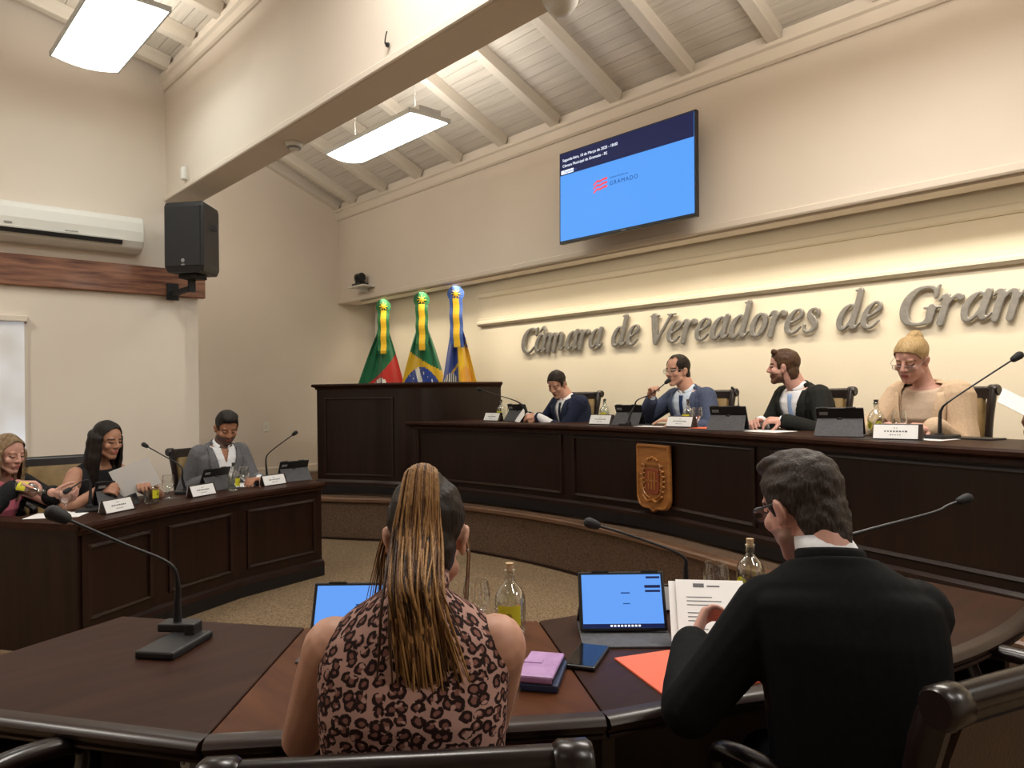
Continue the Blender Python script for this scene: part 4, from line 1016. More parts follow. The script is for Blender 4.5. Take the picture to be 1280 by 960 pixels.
mic((-5.16, 1.17, zt), -0.4, [(-5.188, 1.164, 0.77), (-5.183, 1.168, 0.86), (-5.181, 1.166, 0.92), (-5.176, 1.145, 0.944), (-5.178, 1.097, 0.923), (-5.162, 1.042, 0.891)], 'gooseneck microphone bent over the glass of the woman in pink', group='side bench microphones', base=(0.13, 0.16, 0.02))
mic((-5.55, 1.86, zt), -0.4, [(-5.53, 1.86, 0.77), (-5.522, 1.834, 0.86), (-5.527, 1.826, 0.951), (-5.607, 1.737, 1.028), (-5.696, 1.64, 1.105)], 'gooseneck microphone of the man in grey, leaning left', group='side bench microphones')
mic((-5.79, 2.60, zt), -0.2, [(-5.786, 2.59, 0.77), (-5.786, 2.581, 0.86), (-5.784, 2.581, 0.946), (-5.752, 2.615, 1.004), (-5.626, 2.75, 1.138)], 'gooseneck microphone leaning right at the far end of the side bench', group='side bench microphones', base=(0.10, 0.10, 0.02))
sheet('paper', (-5.13, 0.98, zt), (0.21, 0.30), -0.55, 'white sheet lying on the side bench in front of the woman in pink')
sheet('booklet', (-5.72, 2.36, zt), (0.21, 0.27), 0.9, 'open white booklet before the man in grey', 'booklet')
sheet('coaster', (-5.37, 1.70, zt), (0.10, 0.10), 0.2, 'dark coaster under the glass of the long haired woman', 'coaster', 'black_plastic', th=0.0008)
# ------------------------------------------------------------------ people
from mathutils import noise
def skin_mat(n, c, c2): M[n] = pmat(n, c, 0.5, col2=c2, scale=(9, 9, 9), sss=0.0, spec=0.35)
skin_mat('skin_fair', (0.50, 0.265, 0.185), (0.56, 0.31, 0.22))
skin_mat('skin_pink', (0.55, 0.29, 0.23), (0.62, 0.35, 0.28))
skin_mat('skin_tan', (0.36, 0.165, 0.095), (0.43, 0.205, 0.12))
skin_mat('skin_olive', (0.38, 0.19, 0.12), (0.44, 0.23, 0.15))
for n, c in (('lips', (0.33, 0.10, 0.085)), ('lips_rose', (0.45, 0.12, 0.13)), ('eye_dark', (0.05, 0.03, 0.025)), ('brow_dark', (0.05, 0.03, 0.022)), ('brow_fair', (0.30, 0.17, 0.09)),
             ('stubble', (0.10, 0.055, 0.04)), ('stubble_brown', (0.16, 0.075, 0.045)), ('stubble_light', (0.30, 0.165, 0.125))):
    M[n] = pmat(n, c, 0.6)
M['hair_black'] = hair_mat('black_hair', (0.008, 0.006, 0.006), (0.022, 0.016, 0.013))
M['hair_dark'] = hair_mat('dark_brown_hair', (0.008, 0.005, 0.004), (0.022, 0.013, 0.009))
M['hair_brown'] = hair_mat('brown_hair', (0.05, 0.026, 0.014), (0.10, 0.052, 0.028))
M['hair_grey'] = hair_mat('greying_brown_hair', (0.022, 0.016, 0.013), (0.062, 0.047, 0.040), scale=(240, 240, 60))
M['hair_blond'] = hair_mat('blond_hair', (0.34, 0.22, 0.095), (0.52, 0.37, 0.19))
M['hair_ash'] = hair_mat('ash_blond_hair', (0.13, 0.085, 0.045), (0.30, 0.21, 0.12), scale=(60, 60, 5))
M['strand_gold'] = hair_mat('golden_strands', (0.23, 0.115, 0.04), (0.36, 0.20, 0.078), rough=0.42)
M['strand_brown'] = hair_mat('chestnut_strands', (0.085, 0.037, 0.015), (0.15, 0.07, 0.028), rough=0.42)
M['strand_dark'] = hair_mat('dark_strands', (0.032, 0.016, 0.009), (0.06, 0.03, 0.014), rough=0.42)
def fabric(n, c, c2, s=90, rough=0.85): M[n] = pmat(n, c, rough, col2=c2, scale=(s, s, s), bump=0.15, bump_scale=18, spec=0.15)
fabric('suit_black', (0.0035, 0.0036, 0.0042), (0.0055, 0.0056, 0.0065))
fabric('suit_navy', (0.014, 0.019, 0.042), (0.022, 0.028, 0.058))
fabric('suit_blue', (0.055, 0.070, 0.125), (0.075, 0.093, 0.155))
fabric('suit_charcoal', (0.012, 0.013, 0.012), (0.019, 0.02, 0.018))
fabric('suit_grey', (0.115, 0.115, 0.125), (0.155, 0.155, 0.165))
fabric('suit_beige', (0.55, 0.40, 0.27), (0.62, 0.46, 0.32))
fabric('blouse_beige', (0.55, 0.42, 0.32), (0.60, 0.47, 0.36))
fabric('cloth_black', (0.012, 0.012, 0.013), (0.02, 0.02, 0.022))
fabric('cloth_pink', (0.72, 0.17, 0.25), (0.80, 0.24, 0.32))
fabric('cloth_pattern', (0.05, 0.035, 0.025), (0.40, 0.30, 0.20), s=60)
fabric('trouser_dark', (0.012, 0.012, 0.015), (0.02, 0.02, 0.024))
fabric('shirt_white', (0.74, 0.75, 0.78), (0.80, 0.81, 0.84))
fabric('shirt_blue', (0.55, 0.64, 0.78), (0.62, 0.70, 0.82))
fabric('tie_dark', (0.015, 0.018, 0.03), (0.022, 0.026, 0.04))
fabric('tie_navy', (0.014, 0.03, 0.09), (0.02, 0.04, 0.11))
fabric('tie_sky', (0.25, 0.36, 0.60), (0.30, 0.42, 0.66))
M['leopard'] = leopard_mat('leopard_print_cloth')
Z3 = V((0, 0, 1))
MAN = [(-.16, .165, .125), (0, .178, .13), (.25, .165, .12), (.5, .168, .122), (.70, .180, .122), (.82, .184, .108), (.90, .156, .088), (.955, .104, .072), (1.0, .064, .064), (1.06, .055, .057)]
WOM = [(-.16, .170, .125), (0, .175, .125), (.22, .145, .105), (.42, .140, .103), (.62, .152, .118), (.76, .158, .100), (.87, .146, .080), (.94, .100, .064), (.985, .058, .054), (1.06, .045, .047)]
def bez(a, b, c, t): return a * (1 - t) ** 2 + b * 2 * t * (1 - t) + c * t * t

class Person:
    def __init__(s, label, loc, F, head, neck, look, seat=0.46, sex='m', k=1.0, drop=0.0, twist=0.0, roll=0.0, skin='skin_fair', hs=1.0, voxel=0.0055, knees=True):
        s.root = thing('person', label, 'person', loc); s.o = V(loc); s.k = k; s.voxel = voxel; s.hs = hs; s.sex = sex
        s.F = V((F[0], F[1], 0)).normalized(); s.L = Z3.cross(s.F)
        Rz = Matrix.Rotation(twist, 3, 'Z'); s.FS = Rz @ s.F; s.LS = Rz @ s.L
        s.hip = V((0, 0, seat + 0.10)); s.nb = V(neck) - s.o; s.hc = V(head) - s.o
        s.ctl = s.hip + Z3 * (s.nb.z - s.hip.z) * 0.55 - s.F * 0.02
        s.look = V(look).normalized(); s.st = MAN if sex == 'm' else WOM; s.skin = skin
        up = (Z3 - s.look * Z3.dot(s.look)).normalized(); right = s.look.cross(up)
        up = Matrix.Rotation(roll, 3, s.look) @ up; right = s.look.cross(up)
        s.HM = Matrix((right, s.look, up)).transposed().to_4x4(); s.HM.translation = s.hc
        s.HM = s.HM @ Matrix.Scale(hs, 4); s.HI = s.HM.inverted()
        s.T = (s.nb - bez(s.hip, s.ctl, s.nb, 0.75)).normalized()
        s.D = (s.FS - s.T * s.FS.dot(s.T)).normalized()
        c = s.spine(0.835 if sex == 'm' else 0.81); wd = (0.155 if sex == 'm' else 0.142) * k
        s.sh = {1: c + s.LS * wd - Z3 * drop, -1: c - s.LS * wd - Z3 * drop}
        s.seat = seat; s.arm = {}
    def spine(s, t):
        if t < 0: return s.hip + (s.ctl - s.hip).normalized() * t * 0.55
        if t > 1: return s.nb + ((s.hc - s.HM.to_3x3() @ V((0, 0.01, 0.06))) - s.nb) * (t - 1) * 3
        return bez(s.hip, s.ctl, s.nb, t)
    def torso(s, mb, off, t0=-1, t1=2, n=32):
        rs = []; st = s.st; ts = []
        for i in range(len(st) - 1):
            for j in range(3):
                a = j / 3; ts.append(tuple(st[i][q] * (1 - a) + st[i + 1][q] * a for q in range(3)))
        ts.append(st[-1])
        for t, w, d in ts:
            if t < t0 or t > t1: continue
            c = s.spine(t); u = min(1, max(0, t)); A = (s.L * (1 - u) + s.LS * u).normalized()
            tg = (s.spine(t + 0.03) - s.spine(t - 0.03)).normalized(); B = tg.cross(A) * -1
            w = w * s.k + off; d = d * s.k + off
            if B.dot(s.F) < 0: B = -B
            q = 2.5 if 0.1 < t < 0.85 else 2.0
            rs.append([c + A * w * math.copysign(abs(math.cos(a)) ** (2 / q), math.cos(a)) + B * d * math.copysign(abs(math.sin(a)) ** (2 / q), math.sin(a)) for a in [2 * PI * j / n for j in range(n)]])
        mb.rings(rs)
    def ik(s, side, wrist, pole):
        S0 = s.sh[side]; W = V(wrist) - s.o; a, b = 0.295 * s.k, 0.265 * s.k; d = W - S0; L = d.length
        if L > (a + b) * 0.995: f = L / ((a + b) * 0.995); a *= f; b *= f
        u = d / L; x = (a * a - b * b + L * L) / (2 * L); h = math.sqrt(max(0, a * a - x * x))
        p = V(pole); p = (p - u * p.dot(u)).normalized()
        s.arm[side] = (S0, S0 + u * x + p * h, W)
    def arms(s, mb, off, end=1.0, rs=(.055, .050, .041, .036, .027), pad=0.0):
        for side, (a, e, w) in s.arm.items():
            r = [q * s.k + off for q in rs]
            mb.cap(a + Z3 * 0.004, a.lerp(e, .45), r[0] + pad, r[1]); mb.cap(a.lerp(e, .4), e, r[1], r[2])
            wr = e.lerp(w, end)
            mb.cap(e, e.lerp(w, 0.35 * end), r[2], r[3] + 0.003); mb.cap(e.lerp(w, 0.3 * end), wr, r[3] + 0.003, r[4] if end == 1 else r[4])
    def hand(s, mb, side, d, n, curl=(18, 25, 15), spread=1.0, thumb=0.6, k=1.0):
        """d: pointing direction of the fingers, n: direction the palm faces"""
        W = s.arm[side][2]; d = V(d).normalized(); n = V(n); n = (n - d * n.dot(d)).normalized(); x = d.cross(n)   # x: across the palm
        # thumb side: for the left hand with palm n and fingers d the thumb lies at +/- x
        tx = x if side == 1 else -x
        kk = k * s.k
        for i, (o, L) in enumerate(((.030, .072), (.010, .080), (-.010, .074), (-.029, .058))):
            kn = W + d * 0.088 * kk + tx * o * kk - n * 0.002
            mb.cap(W + tx * o * 0.55 * kk + d * 0.01, kn, 0.0145 * kk, 0.0115 * kk, 10)
            p = kn; dd = d.copy(); ax = dd.cross(n)
            fan = tx * (o * 2.2 * spread); dd = (dd + fan).normalized()
            for j, (fr, cu) in enumerate(zip((.45, .32, .23), curl)):
                dd = Matrix.Rotation(math.radians(cu), 3, ax) @ dd
                q = p + dd * L * fr * kk; mb.cap(p, q, (0.0098 - 0.0009 * j) * kk, (0.0092 - 0.0010 * j) * kk, 8); p = q
        p = W + d * 0.022 * kk + tx * 0.024 * kk + n * 0.006; dd = (d * 0.75 + tx * 0.75 + n * thumb).normalized()
        for L, r in ((.045, .013), (.034, .0105), (.026, .009)):
            q = p + dd * L * kk; mb.cap(p, q, r * kk, r * 0.9 * kk, 8); p = q; dd = (dd + d * 0.35 + n * 0.1).normalized()
    def head(s, mb):
        h = MB(); m = s.sex == 'm'; E = h.ell
        E((0, -.012, .036), (.075, .096, .086), nu=28, nv=18)
        E((0, .020, -.030), (.064 if m else .060, .068, .078), nu=24, nv=16)
        E((0, .046, -.078), (.040 if m else .033, .036, .032))
        h.cap((-.05, .020, -.062), (-.012, .064, -.098), .020, .017); h.cap((.05, .020, -.062), (.012, .064, -.098), .020, .017)
        h.cap((0, .070, -.096), (0, .073, -.093), .018, .017)
        h.cap((-.032, .070, .027), (.032, .070, .027), .014, .014)
        for q in (-1, 1):
            E((q * .040, .060, -.022), (.022, .020, .022)); h.cap((q * .071, -.002, -.02), (q * .073, -.004, .012), .010, .010)
            R = Euler((0, q * 0.25, q * 0.35)).to_matrix()
            E((q * .080, -.012, -.004), (.0085, .018, .028), R); E((q * .077, -.004, -.028), (.008, .010, .013))
            E((q * .031, .076, .008), (.0135, .010, .0095))
        h.cap((0, .082, .020), (0, .104, -.020), .0085, .0115); h.cap((-.012, .094, -.024), (.012, .094, -.024), .0095, .0095)
        h.cap((-.017, .082, -.052), (.017, .082, -.052), .0095, .0095); h.cap((-.014, .081, -.064), (.014, .081, -.064), .0095, .0095)
        h.xf(s.HM); mb.v, o = mb.v, len(mb.v); mb.add(h.v, h.f)
        # neck: front and nape
        a = s.HM @ V((0, -.020, -.045)); mb.cap(s.nb + s.T * -0.03, a, (.060 if m else .048) * s.k, (.056 if m else .045) * s.k, 18)
        mb.cap(s.nb - s.D * 0.01 - s.T * 0.02, s.HM @ V((0, -.045, -.02)), (.055 if m else .042) * s.k, .046 * s.k, 16)
    def body(s, hands, beard=None, brow='brow_dark', lips='lips', beardfn=None):
        mb = MB(); s.torso(mb, -0.004); s.arms(mb, 0.0); s.head(mb)
        for side, kw in hands.items(): s.hand(mb, side, **kw)
        zk = s.seat + 0.075
        s.leg = {}
        for q in (1, -1):
            a = s.hip + s.L * 0.09 * q - Z3 * 0.02; b = V((0, 0, zk)) + s.F * 0.40 + s.L * 0.11 * q; c = V((0, 0, 0.09)) + s.F * 0.26 + s.L * 0.11 * q
            s.leg[q] = (a, b, c); mb.cap(a, b, .080, .052); mb.cap(b, c, .052, .036); mb.cap(V((c.x, c.y, .045)) - s.F * 0.03, V((c.x, c.y, .036)) + s.F * 0.15, .040, .032)
        me = remesh(mb, s.voxel, 2)
        o = link_mesh('body', me, [s.skin, lips, 'eye_dark', brow, beard or s.skin], s.root)
        lim = (0.16 * s.hs) ** 2; hi = s.HI
        for p in me.polygons:
            c = p.center
            if (c - s.hc).length_squared > lim: continue
            q = hi @ c; x, y, z = abs(q.x), q.y, q.z
            if y > 0.066 and x < .019 and -.066 < z < -.0505: p.material_index = 1
            elif y > 0.05 and .012 < x < .052 and .024 < z + (x - .03) ** 2 * 12 < .034: p.material_index = 3
            elif y > 0.05 and .018 < x < .045 and .001 < z + (x - .031) ** 2 * 8 < .0095: p.material_index = 2
            elif beard and (beardfn or (lambda x, y, z: y > -.005 and z < -.040 and not (x < .018 and z > -.066 and z < -.05) or (y > .06 and z < -.034 and x < .03)))(x, y, z): p.material_index = 4
        return o
    def trousers(s, mat='trouser_dark'):
        mb = MB(); s.torso(mb, 0.012, t1=0.12)
        for q in (1, -1):
            a, b, c = s.leg[q]; mb.cap(a, b, .094, .066); mb.cap(b, c, .066, .052)
        o = link_mesh('trousers', remesh(mb, 0.012, 2), mat, s.root)
        sm = MB()
        for q in (1, -1):
            c = s.leg[q][2]; sm.cap(V((c.x, c.y, .052)) - s.F * 0.04, V((c.x, c.y, .045)) + s.F * 0.16, .052, .044)
        link_mesh('shoes', remesh(sm, 0.010, 1), 'black_plastic', s.root)
    def loc_chest(s, p):
        q = p - s.nb; return q.dot(s.LS), q.dot(s.D), q.dot(s.T)
    def garment(s, name, mat, off, end=0.93, neck=True, sleeves=True, v=None, t0=-.15, t1=.99, pad=0.004, rs=None, solid=0.004, voxel=None, extra=None, nr=0.07):
        mb = MB(); s.torso(mb, off, t0, t1)
        if sleeves:
            for q in (1, -1): mb.cap(s.nb - s.T * 0.062 - s.D * 0.012 + s.LS * q * 0.03, s.sh[q] - Z3 * 0.002 - s.LS * q * 0.02, 0.040 * s.k + off, 0.052 * s.k + off)
        if sleeves: s.arms(mb, off * 0.75, end, rs=rs or (.058, .054, .047, .043, .036), pad=pad)
        if extra: extra(mb)
        me = remesh(mb, voxel or max(0.006, s.voxel), 3)
        def keep(c):
            x, y, z = s.loc_chest(c)
            if neck and z > -0.012 and x * x + y * y < (nr * s.k) ** 2 and z < .08: return False
            if v and y > 0.0 and -v[1] < z < 0.09 and abs(x) < v[0] * (z + v[1]) / v[1] + v[2]: return False
            return True
        if neck or v: cut(me, keep)
        return link_mesh(name, me, mat, s.root, solid)
    def wrap_uv(s, o):
        me = o.data; uv = me.uv_layers.new(name='UVMap')
        for p in me.polygons:
            for li in p.loop_indices:
                c = me.vertices[me.loops[li].vertex_index].co; d = c - V((s.nb.x, s.nb.y, c.z)) - s.F * 0.01
                a = math.atan2(d.dot(s.L), -d.dot(s.F)); uv.data[li].uv = (2.0 + a * 0.155, 1.0 + c.z)
    def drape(s, name, mat, target, outline, nu, off, solid=0.003):
        """outline(t) -> (x0, x1, z): a strip laid over the front of a garment, in chest coordinates"""
        tb = MB(); s.torso(tb, target, -.15, .99); bv = BVHTree.FromPolygons([V(q) for q in tb.v], tb.f)
        mb = MB(); rows = []; last = None
        for i in range(nu + 1):
            x0, x1, z = outline(i / nu); row = []
            for j in range(5):
                x = x0 + (x1 - x0) * j / 4
                p = s.nb + s.LS * x + s.T * z; h = bv.ray_cast(p + s.D * 0.4, -s.D, 0.8)
                if h[0] is None: q = None
                else: q = (h[0] - s.nb).dot(s.D) + off
                row.append([p, q])
            rows.append(row)
        qs = [c[1] for r in rows for c in r if c[1] is not None]
        if not qs: return None
        for j in range(5):
            col = [r[j][1] for r in rows]
            for i in range(len(col) - 2, -1, -1):
                if col[i] is None: col[i] = col[i + 1]
            for i in range(1, len(col)):
                if col[i] is None: col[i] = col[i - 1]
            for i in range(len(col) - 2, -1, -1): col[i] = max(col[i + 1] - 0.016, min(col[i + 1] + 0.010, col[i]))
            for i in range(len(col)): rows[i][j][1] = col[i]
        vs = []
        for r in rows:
            for p, q in r: vs.append(p + s.D * q)
        fs = [(i * 5 + j, i * 5 + j + 1, i * 5 + j + 6, i * 5 + j + 5) for i in range(nu) for j in range(4)]
        mb.add(vs, fs); o = mb.build(name, mat, s.root, smooth=True)
        m_ = o.modifiers.new('thick', 'SOLIDIFY'); m_.thickness = solid; m_.offset = 1
        return o
    def collar(s, mat, r=0.064, h=0.030, gap=0.22, name='collar', low=0.0):
        mb = MB(); n = 28; rs = []
        ax = ((s.HM @ V((0, -.03, -.05))) - s.nb).normalized()
        for k_, (rr, z) in enumerate(((r + .006, -.024), (r + .004, h * .5), (r - .002, h), (r - .007, h - .004), (r - .006, -.02))):
            ring = []
            for j in range(n + 1):
                a = PI / 2 + gap + (2 * PI - 2 * gap) * j / n; fr = max(0, math.sin(a))
                ring.append(s.nb + s.LS * rr * math.cos(a) * s.k + s.D * (rr * math.sin(a) * s.k + 0.004) + ax * (z - 0.030 * fr - low * fr))
            rs.append(ring)
        mb.rings([[r_[j] for r_ in rs] for j in range(n + 1)], caps=True); o = mb.build(name, mat, s.root, smooth=True)
        return o
    def suit(s, mat, shirt='shirt_white', tie=None, v=(0.064, 0.30, 0.012), off=0.020, tie_w=0.03, lapels=True, collar_h=0.030, end=0.93, shirt_off=0.008):
        sh = s.garment('shirt', shirt, shirt_off, end=0.985, neck=False, v=None if tie else (0.035, 0.12, 0.004), t1=.97, rs=(.058, .050, .043, .039, .033), solid=0)
        s.collar(shirt, gap=0.22 if tie or not lapels else 0.55, h=collar_h, r=.064 + max(0, collar_h - .03) * .1)
        if tie:
            s.drape('tie', tie, shirt_off, lambda t: ((-.017 + .006 * min(1, t * 8) - .015 * t) * tie_w / .03, (.017 - .006 * min(1, t * 8) + .015 * t) * tie_w / .03, -.030 - (v[1] + .02) * t), 14, 0.006)
        j = s.garment('jacket', mat, off, end=end, v=v, nr=0.064)
        for q in (1, -1):
            def lap(t, q=q):
                z = -0.012 - (v[1] - .005) * t; inner = v[0] * (z + v[1]) / v[1] + v[2] - 0.004
                wd = 0.030 + 0.040 * min(1, t / 0.35) if t < 0.35 else (0.058 if t < 0.38 else 0.062 * (1 - (t - 0.38) / 0.62) ** 0.8 + 0.004)
                return q * inner, q * (inner + wd), z
            if lapels: s.drape('lapel', mat, off, lap, 24, 0.012, 0.005)
        # standing collar fold of the jacket
        mb = MB(); n = 24; rs = []
        for rr, z in ((.080, -.030), (.078, 0.012), (.072, .018), (.068, .010), (.070, -.03)):
            rs.append([s.nb + s.LS * rr * math.cos(a) * s.k + s.D * rr * math.sin(a) * s.k + s.T * (z - 0.03 * max(0, math.sin(a))) for a in [PI * (0.95 + 1.10 * j / n) for j in range(n + 1)]])
        mb.rings([[r[j] for r in rs] for j in range(n + 1)], closed=True, caps=True).build('jacket_collar', mat, s.root, smooth=True)
        return j
    def hair(s, mat, keep, prims, amp=0.004, freq=40, voxel=0.005, name='hair', seed=0, smooth=2):
        h = MB(); prims(h); h.xf(s.HM); me = remesh(h, voxel, smooth)
        if keep:
            hi = s.HI; cut(me, lambda c: (lambda q: keep(q.x, q.y, q.z))(hi @ c))
        if amp:
            me.update(); ns = [v.normal.copy() for v in me.vertices]
            for v_, n_ in zip(me.vertices, ns):
                q = s.HI @ v_.co; v_.co += n_ * amp * noise.noise(V((q.x * freq + seed, q.y * freq * 0.5, q.z * freq * 0.8)))
        return link_mesh(name, me, mat, s.root, 0.003)
    def glasses(s, mat='black_plastic', w=0.052, h=0.036, th=0.0022, drop=0.0, rim=True):
        mb = MB(); y = .101
        for q in (-1, 1):
            pts = []
            for i in range(17):
                a = 2 * PI * i / 16; pts.append((q * (.034) + w / 2 * math.copysign(abs(math.cos(a)) ** .7, math.cos(a)), y - abs(.034 * q + w / 2 * math.cos(a)) * .15, .004 - drop + h / 2 * math.copysign(abs(math.sin(a)) ** .7, math.sin(a))))
            mb.tube(pts, th, 6)
            mb.tube([(q * (.034 + w / 2), y - .012, .012 - drop), (q * .078, y - .03, .012 - drop * .6), (q * .085, 0.0, .012), (q * .083, -.022, .004)], th, 6)
        mb.tube([(-.009, y, .008 - drop), (0, y + .003, .010 - drop), (.009, y, .008 - drop)], th, 6)
        mb.xf(s.HM); mb.build('glasses', mat, s.root, smooth=True)
        lm = MB()
        for q in (-1, 1):
            lm.add([(q * .034 + w / 2 * .95 * math.cos(2 * PI * i / 16), y - .004, .004 - drop + h / 2 * .95 * math.sin(2 * PI * i / 16)) for i in range(16)], [tuple(range(16))])
        lm.xf(s.HM); lm.build('lenses', 'glass', s.root)

def short_cap(h):
    h.ell((0, -.014, .038), (.0815, .103, .093), nu=28, nv=18); h.ell((0, -.045, -.035), (.067, .061, .078), nu=20, nv=14)
def thr(pts, y):
    if y <= pts[0][0]: return pts[0][1]
    for (a, b), (c, d) in zip(pts, pts[1:]):
        if y <= c: return b + (d - b) * (y - a) / (c - a)
    return pts[-1][1]
CUT = [(-.11, -.105), (-.055, -.10), (-.032, -.025), (-.015, .012), (.012, .010), (.016, -.018), (.030, -.016), (.034, .030), (.055, .068), (.075, .083), (.12, .088)]
def keep_short(x, y, z): return z > thr(CUT, y)
def keep_receding(x, y, z):
    if y > -.015 and abs(x) < .056 and z > .05 and y > .005: return z > .075 and y < .042 + (.012 if abs(x) < .02 else -0.012)
    return z > thr(CUT, y - .012)
# ------------------------------------------------------------------ on the dais
dn = (0, 0, -1)
# man in navy, reading with folded hands
p = Person('person in a navy suit bowing over folded hands, furthest left on the bench', (-4.66, 5.04, ZD), (-0.05, -1), (-4.755, 4.935, 1.515), (-4.69, 5.0, 1.40), (0.16, -0.83, -0.52), k=1.04, skin='skin_fair', hs=1.0, twist=-0.1)
p.ik(1, (-4.82, 4.74, 1.222), (0.6, 0.3, -0.9)); p.ik(-1, (-4.96, 4.76, 1.222), (-0.7, 0.3, -0.8))
p.body({1: dict(d=(-0.75, -0.55, 0), n=(-0.4, 0.4, -0.7), curl=(35, 35, 20)), -1: dict(d=(0.7, -0.6, 0.02), n=(0.4, 0.4, -0.7), curl=(35, 35, 20))})
p.trousers(); p.suit('suit_navy', tie='tie_dark')
p.hair('hair_dark', keep_short, short_cap, 0.005, 45, seed=1)
tag(sheet('paper', (-5.02, 4.70, 1.205), (0.17, 0.24), 0.3, 'small paper held by the man in navy'), 'white paper leaning between the tablet and the folded hands of the man in navy', 'paper').rotation_euler = (0.5, -0.9, 0.4)
# man speaking into the microphone
p = Person('person with glasses in a blue suit holding a microphone to the mouth', (-3.33, 5.05, ZD), (-0.02, -1), (-3.43, 4.945, 1.598), (-3.375, 4.995, 1.457), (-0.24, -0.96, -0.10), k=1.05, skin='skin_fair', hs=1.02, twist=-0.12)
p.ik(-1, (-3.565, 4.78, 1.375), (-0.8, 0.1, -0.7)); p.ik(1, (-3.30, 4.72, 1.215), (0.9, 0.3, -0.6))
p.body({1: dict(d=(-0.85, -0.5, 0.0), n=(0, 0, -1), curl=(12, 15, 10)), -1: dict(d=(0.30, -0.25, 0.85), n=(0.75, -0.2, -0.35), curl=(50, 60, 40))}, beard='stubble_light', beardfn=lambda x, y, z: y > .055 and -.050 < z < -.038 and x < .026)
p.trousers(); p.suit('suit_blue', shirt='shirt_blue', tie='tie_navy', v=(0.085, 0.36, 0.02), tie_w=.036)
p.hair('hair_dark', keep_receding, short_cap, 0.003, 45, seed=2); p.glasses('steel', th=0.0016)
# bearded man in black looking along the bench
p = Person('bearded person in a black suit and pale blue tie looking along the bench', (-2.36, 4.96, ZD), (-0.10, -1), (-2.49, 4.85, 1.592), (-2.42, 4.91, 1.462), (-0.93, -0.36, -0.04), k=1.03, skin='skin_pink', hs=1.0, twist=-0.25)
p.ik(-1, (-2.545, 4.63, 1.225), (-0.5, 0.3, -0.9)); p.ik(1, (-2.365, 4.60, 1.235), (0.9, 0.3, -0.6))
p.body({1: dict(d=(-0.8, -0.35, 0.0), n=(-0.2, 0.3, -0.8), curl=(30, 35, 25)), -1: dict(d=(0.0, -0.9, 0.05), n=(0.3, 0.0, -0.9), curl=(45, 50, 30))}, beard='stubble_brown')
p.trousers(); p.suit('suit_charcoal', shirt='shirt_white', tie='tie_sky', v=(0.085, 0.36, 0.022), tie_w=.034)
p.hair('hair_brown', keep_short, lambda h: (short_cap(h), h.cap((-.045, .050, .108), (.045, .055, .105), .022, .022)), 0.005, 45, seed=3)
# blond woman in beige
p = Person('blond person with glasses in a beige jacket looking down at the bench', (-1.49, 4.70, ZD), (-0.12, -1), (-1.565, 4.56, 1.600), (-1.52, 4.63, 1.465), (-0.13, -0.90, -0.42), sex='f', k=1.10, skin='skin_pink', hs=1.05, twist=-0.1, roll=-0.12)
p.ik(1, (-1.37, 4.31, 1.222), (0.30, 0.3, -0.9)); p.ik(-1, (-1.62, 4.36, 1.222), (-0.8, 0.2, -0.6))
p.body({1: dict(d=(-0.7, -0.55, 0.05), n=(-0.3, 0.2, -0.9), curl=(30, 40, 25)), -1: dict(d=(0.7, -0.5, 0), n=(0.2, 0.2, -0.9), curl=(25, 30, 20))}, brow='brow_fair', lips='lips_rose')
p.trousers()
sh = p.garment('blouse', 'blouse_beige', 0.018, sleeves=False, t1=.965, nr=0.064, solid=0)
j = p.garment('jacket', 'suit_beige', 0.028, end=0.96, v=(0.085, 0.62, 0.025), nr=0.060, pad=0.014, rs=(.060, .055, .050, .046, .042))
for q in (1, -1):
    p.drape('lapel', 'suit_beige', 0.028, lambda t, q=q: (q * (.088 * (1 - t * .55) + .022), q * (.088 * (1 - t * .55) + .03 + .05 * math.sin(PI * min(1, t * 1.4 + .15)) ** .6), -.03 - .40 * t), 20, .018, .005)
def hb(h):
    h.ell((0, -.016, .040), (.083, .105, .094), nu=28, nv=18); h.ell((0, -.075, .095), (.040, .04, .045)); h.ell((0.0, -.05, .125), (.03, .035, .02))
p.hair('hair_blond', lambda x, y, z: z > thr([(-.12, -.07), (-.05, -.06), (-.03, 0.0), (-.01, .02), (.03, .022), (.045, .045), (.06, .066), (.075, .078), (.12, .085)], y) or y < -.10, hb, 0.004, 35, seed=4)
p.glasses('steel', drop=.012, th=0.0014, h=.030)
# last seat: only a forearm and a paper reach into view
p = Person('person in a patterned sleeve cut off by the right edge, holding white paper', (-0.42, 4.42, ZD), (-0.25, -1), (-0.47, 4.24, 1.60), (-0.44, 4.31, 1.44), (-0.2, -0.9, -0.4), sex='f', k=1.0, skin='skin_fair')
p.ik(-1, (-0.905, 4.16, 1.225), (-0.6, 0.3, -0.7)); p.ik(1, (-0.40, 3.98, 1.222), (0.8, 0.3, -0.6))
p.body({1: dict(d=(-0.6, -0.6, 0), n=(0, 0, -1)), -1: dict(d=(-0.1, -0.6, 0.75), n=(0.6, -0.2, 0.2), curl=(30, 35, 20))}); p.trousers()
p.garment('blouse', 'cloth_pattern', 0.014, end=0.92, nr=0.06)
p.hair('hair_dark', lambda x, y, z: z > thr(CUT, y) or y < -.02, lambda h: (short_cap(h), h.cap((-.05, -.04, 0), (-.06, -.05, -.2), .05, .04), h.cap((.05, -.04, 0), (.06, -.05, -.2), .05, .04)), 0.004, seed=5)
tag(sheet('paper', (-0.93, 4.13, 1.345), (0.21, 0.25), 0.2, 'x'), 'white paper raised by the person in the patterned sleeve', 'paper').rotation_euler = (0.30, 0.55, 0.3)

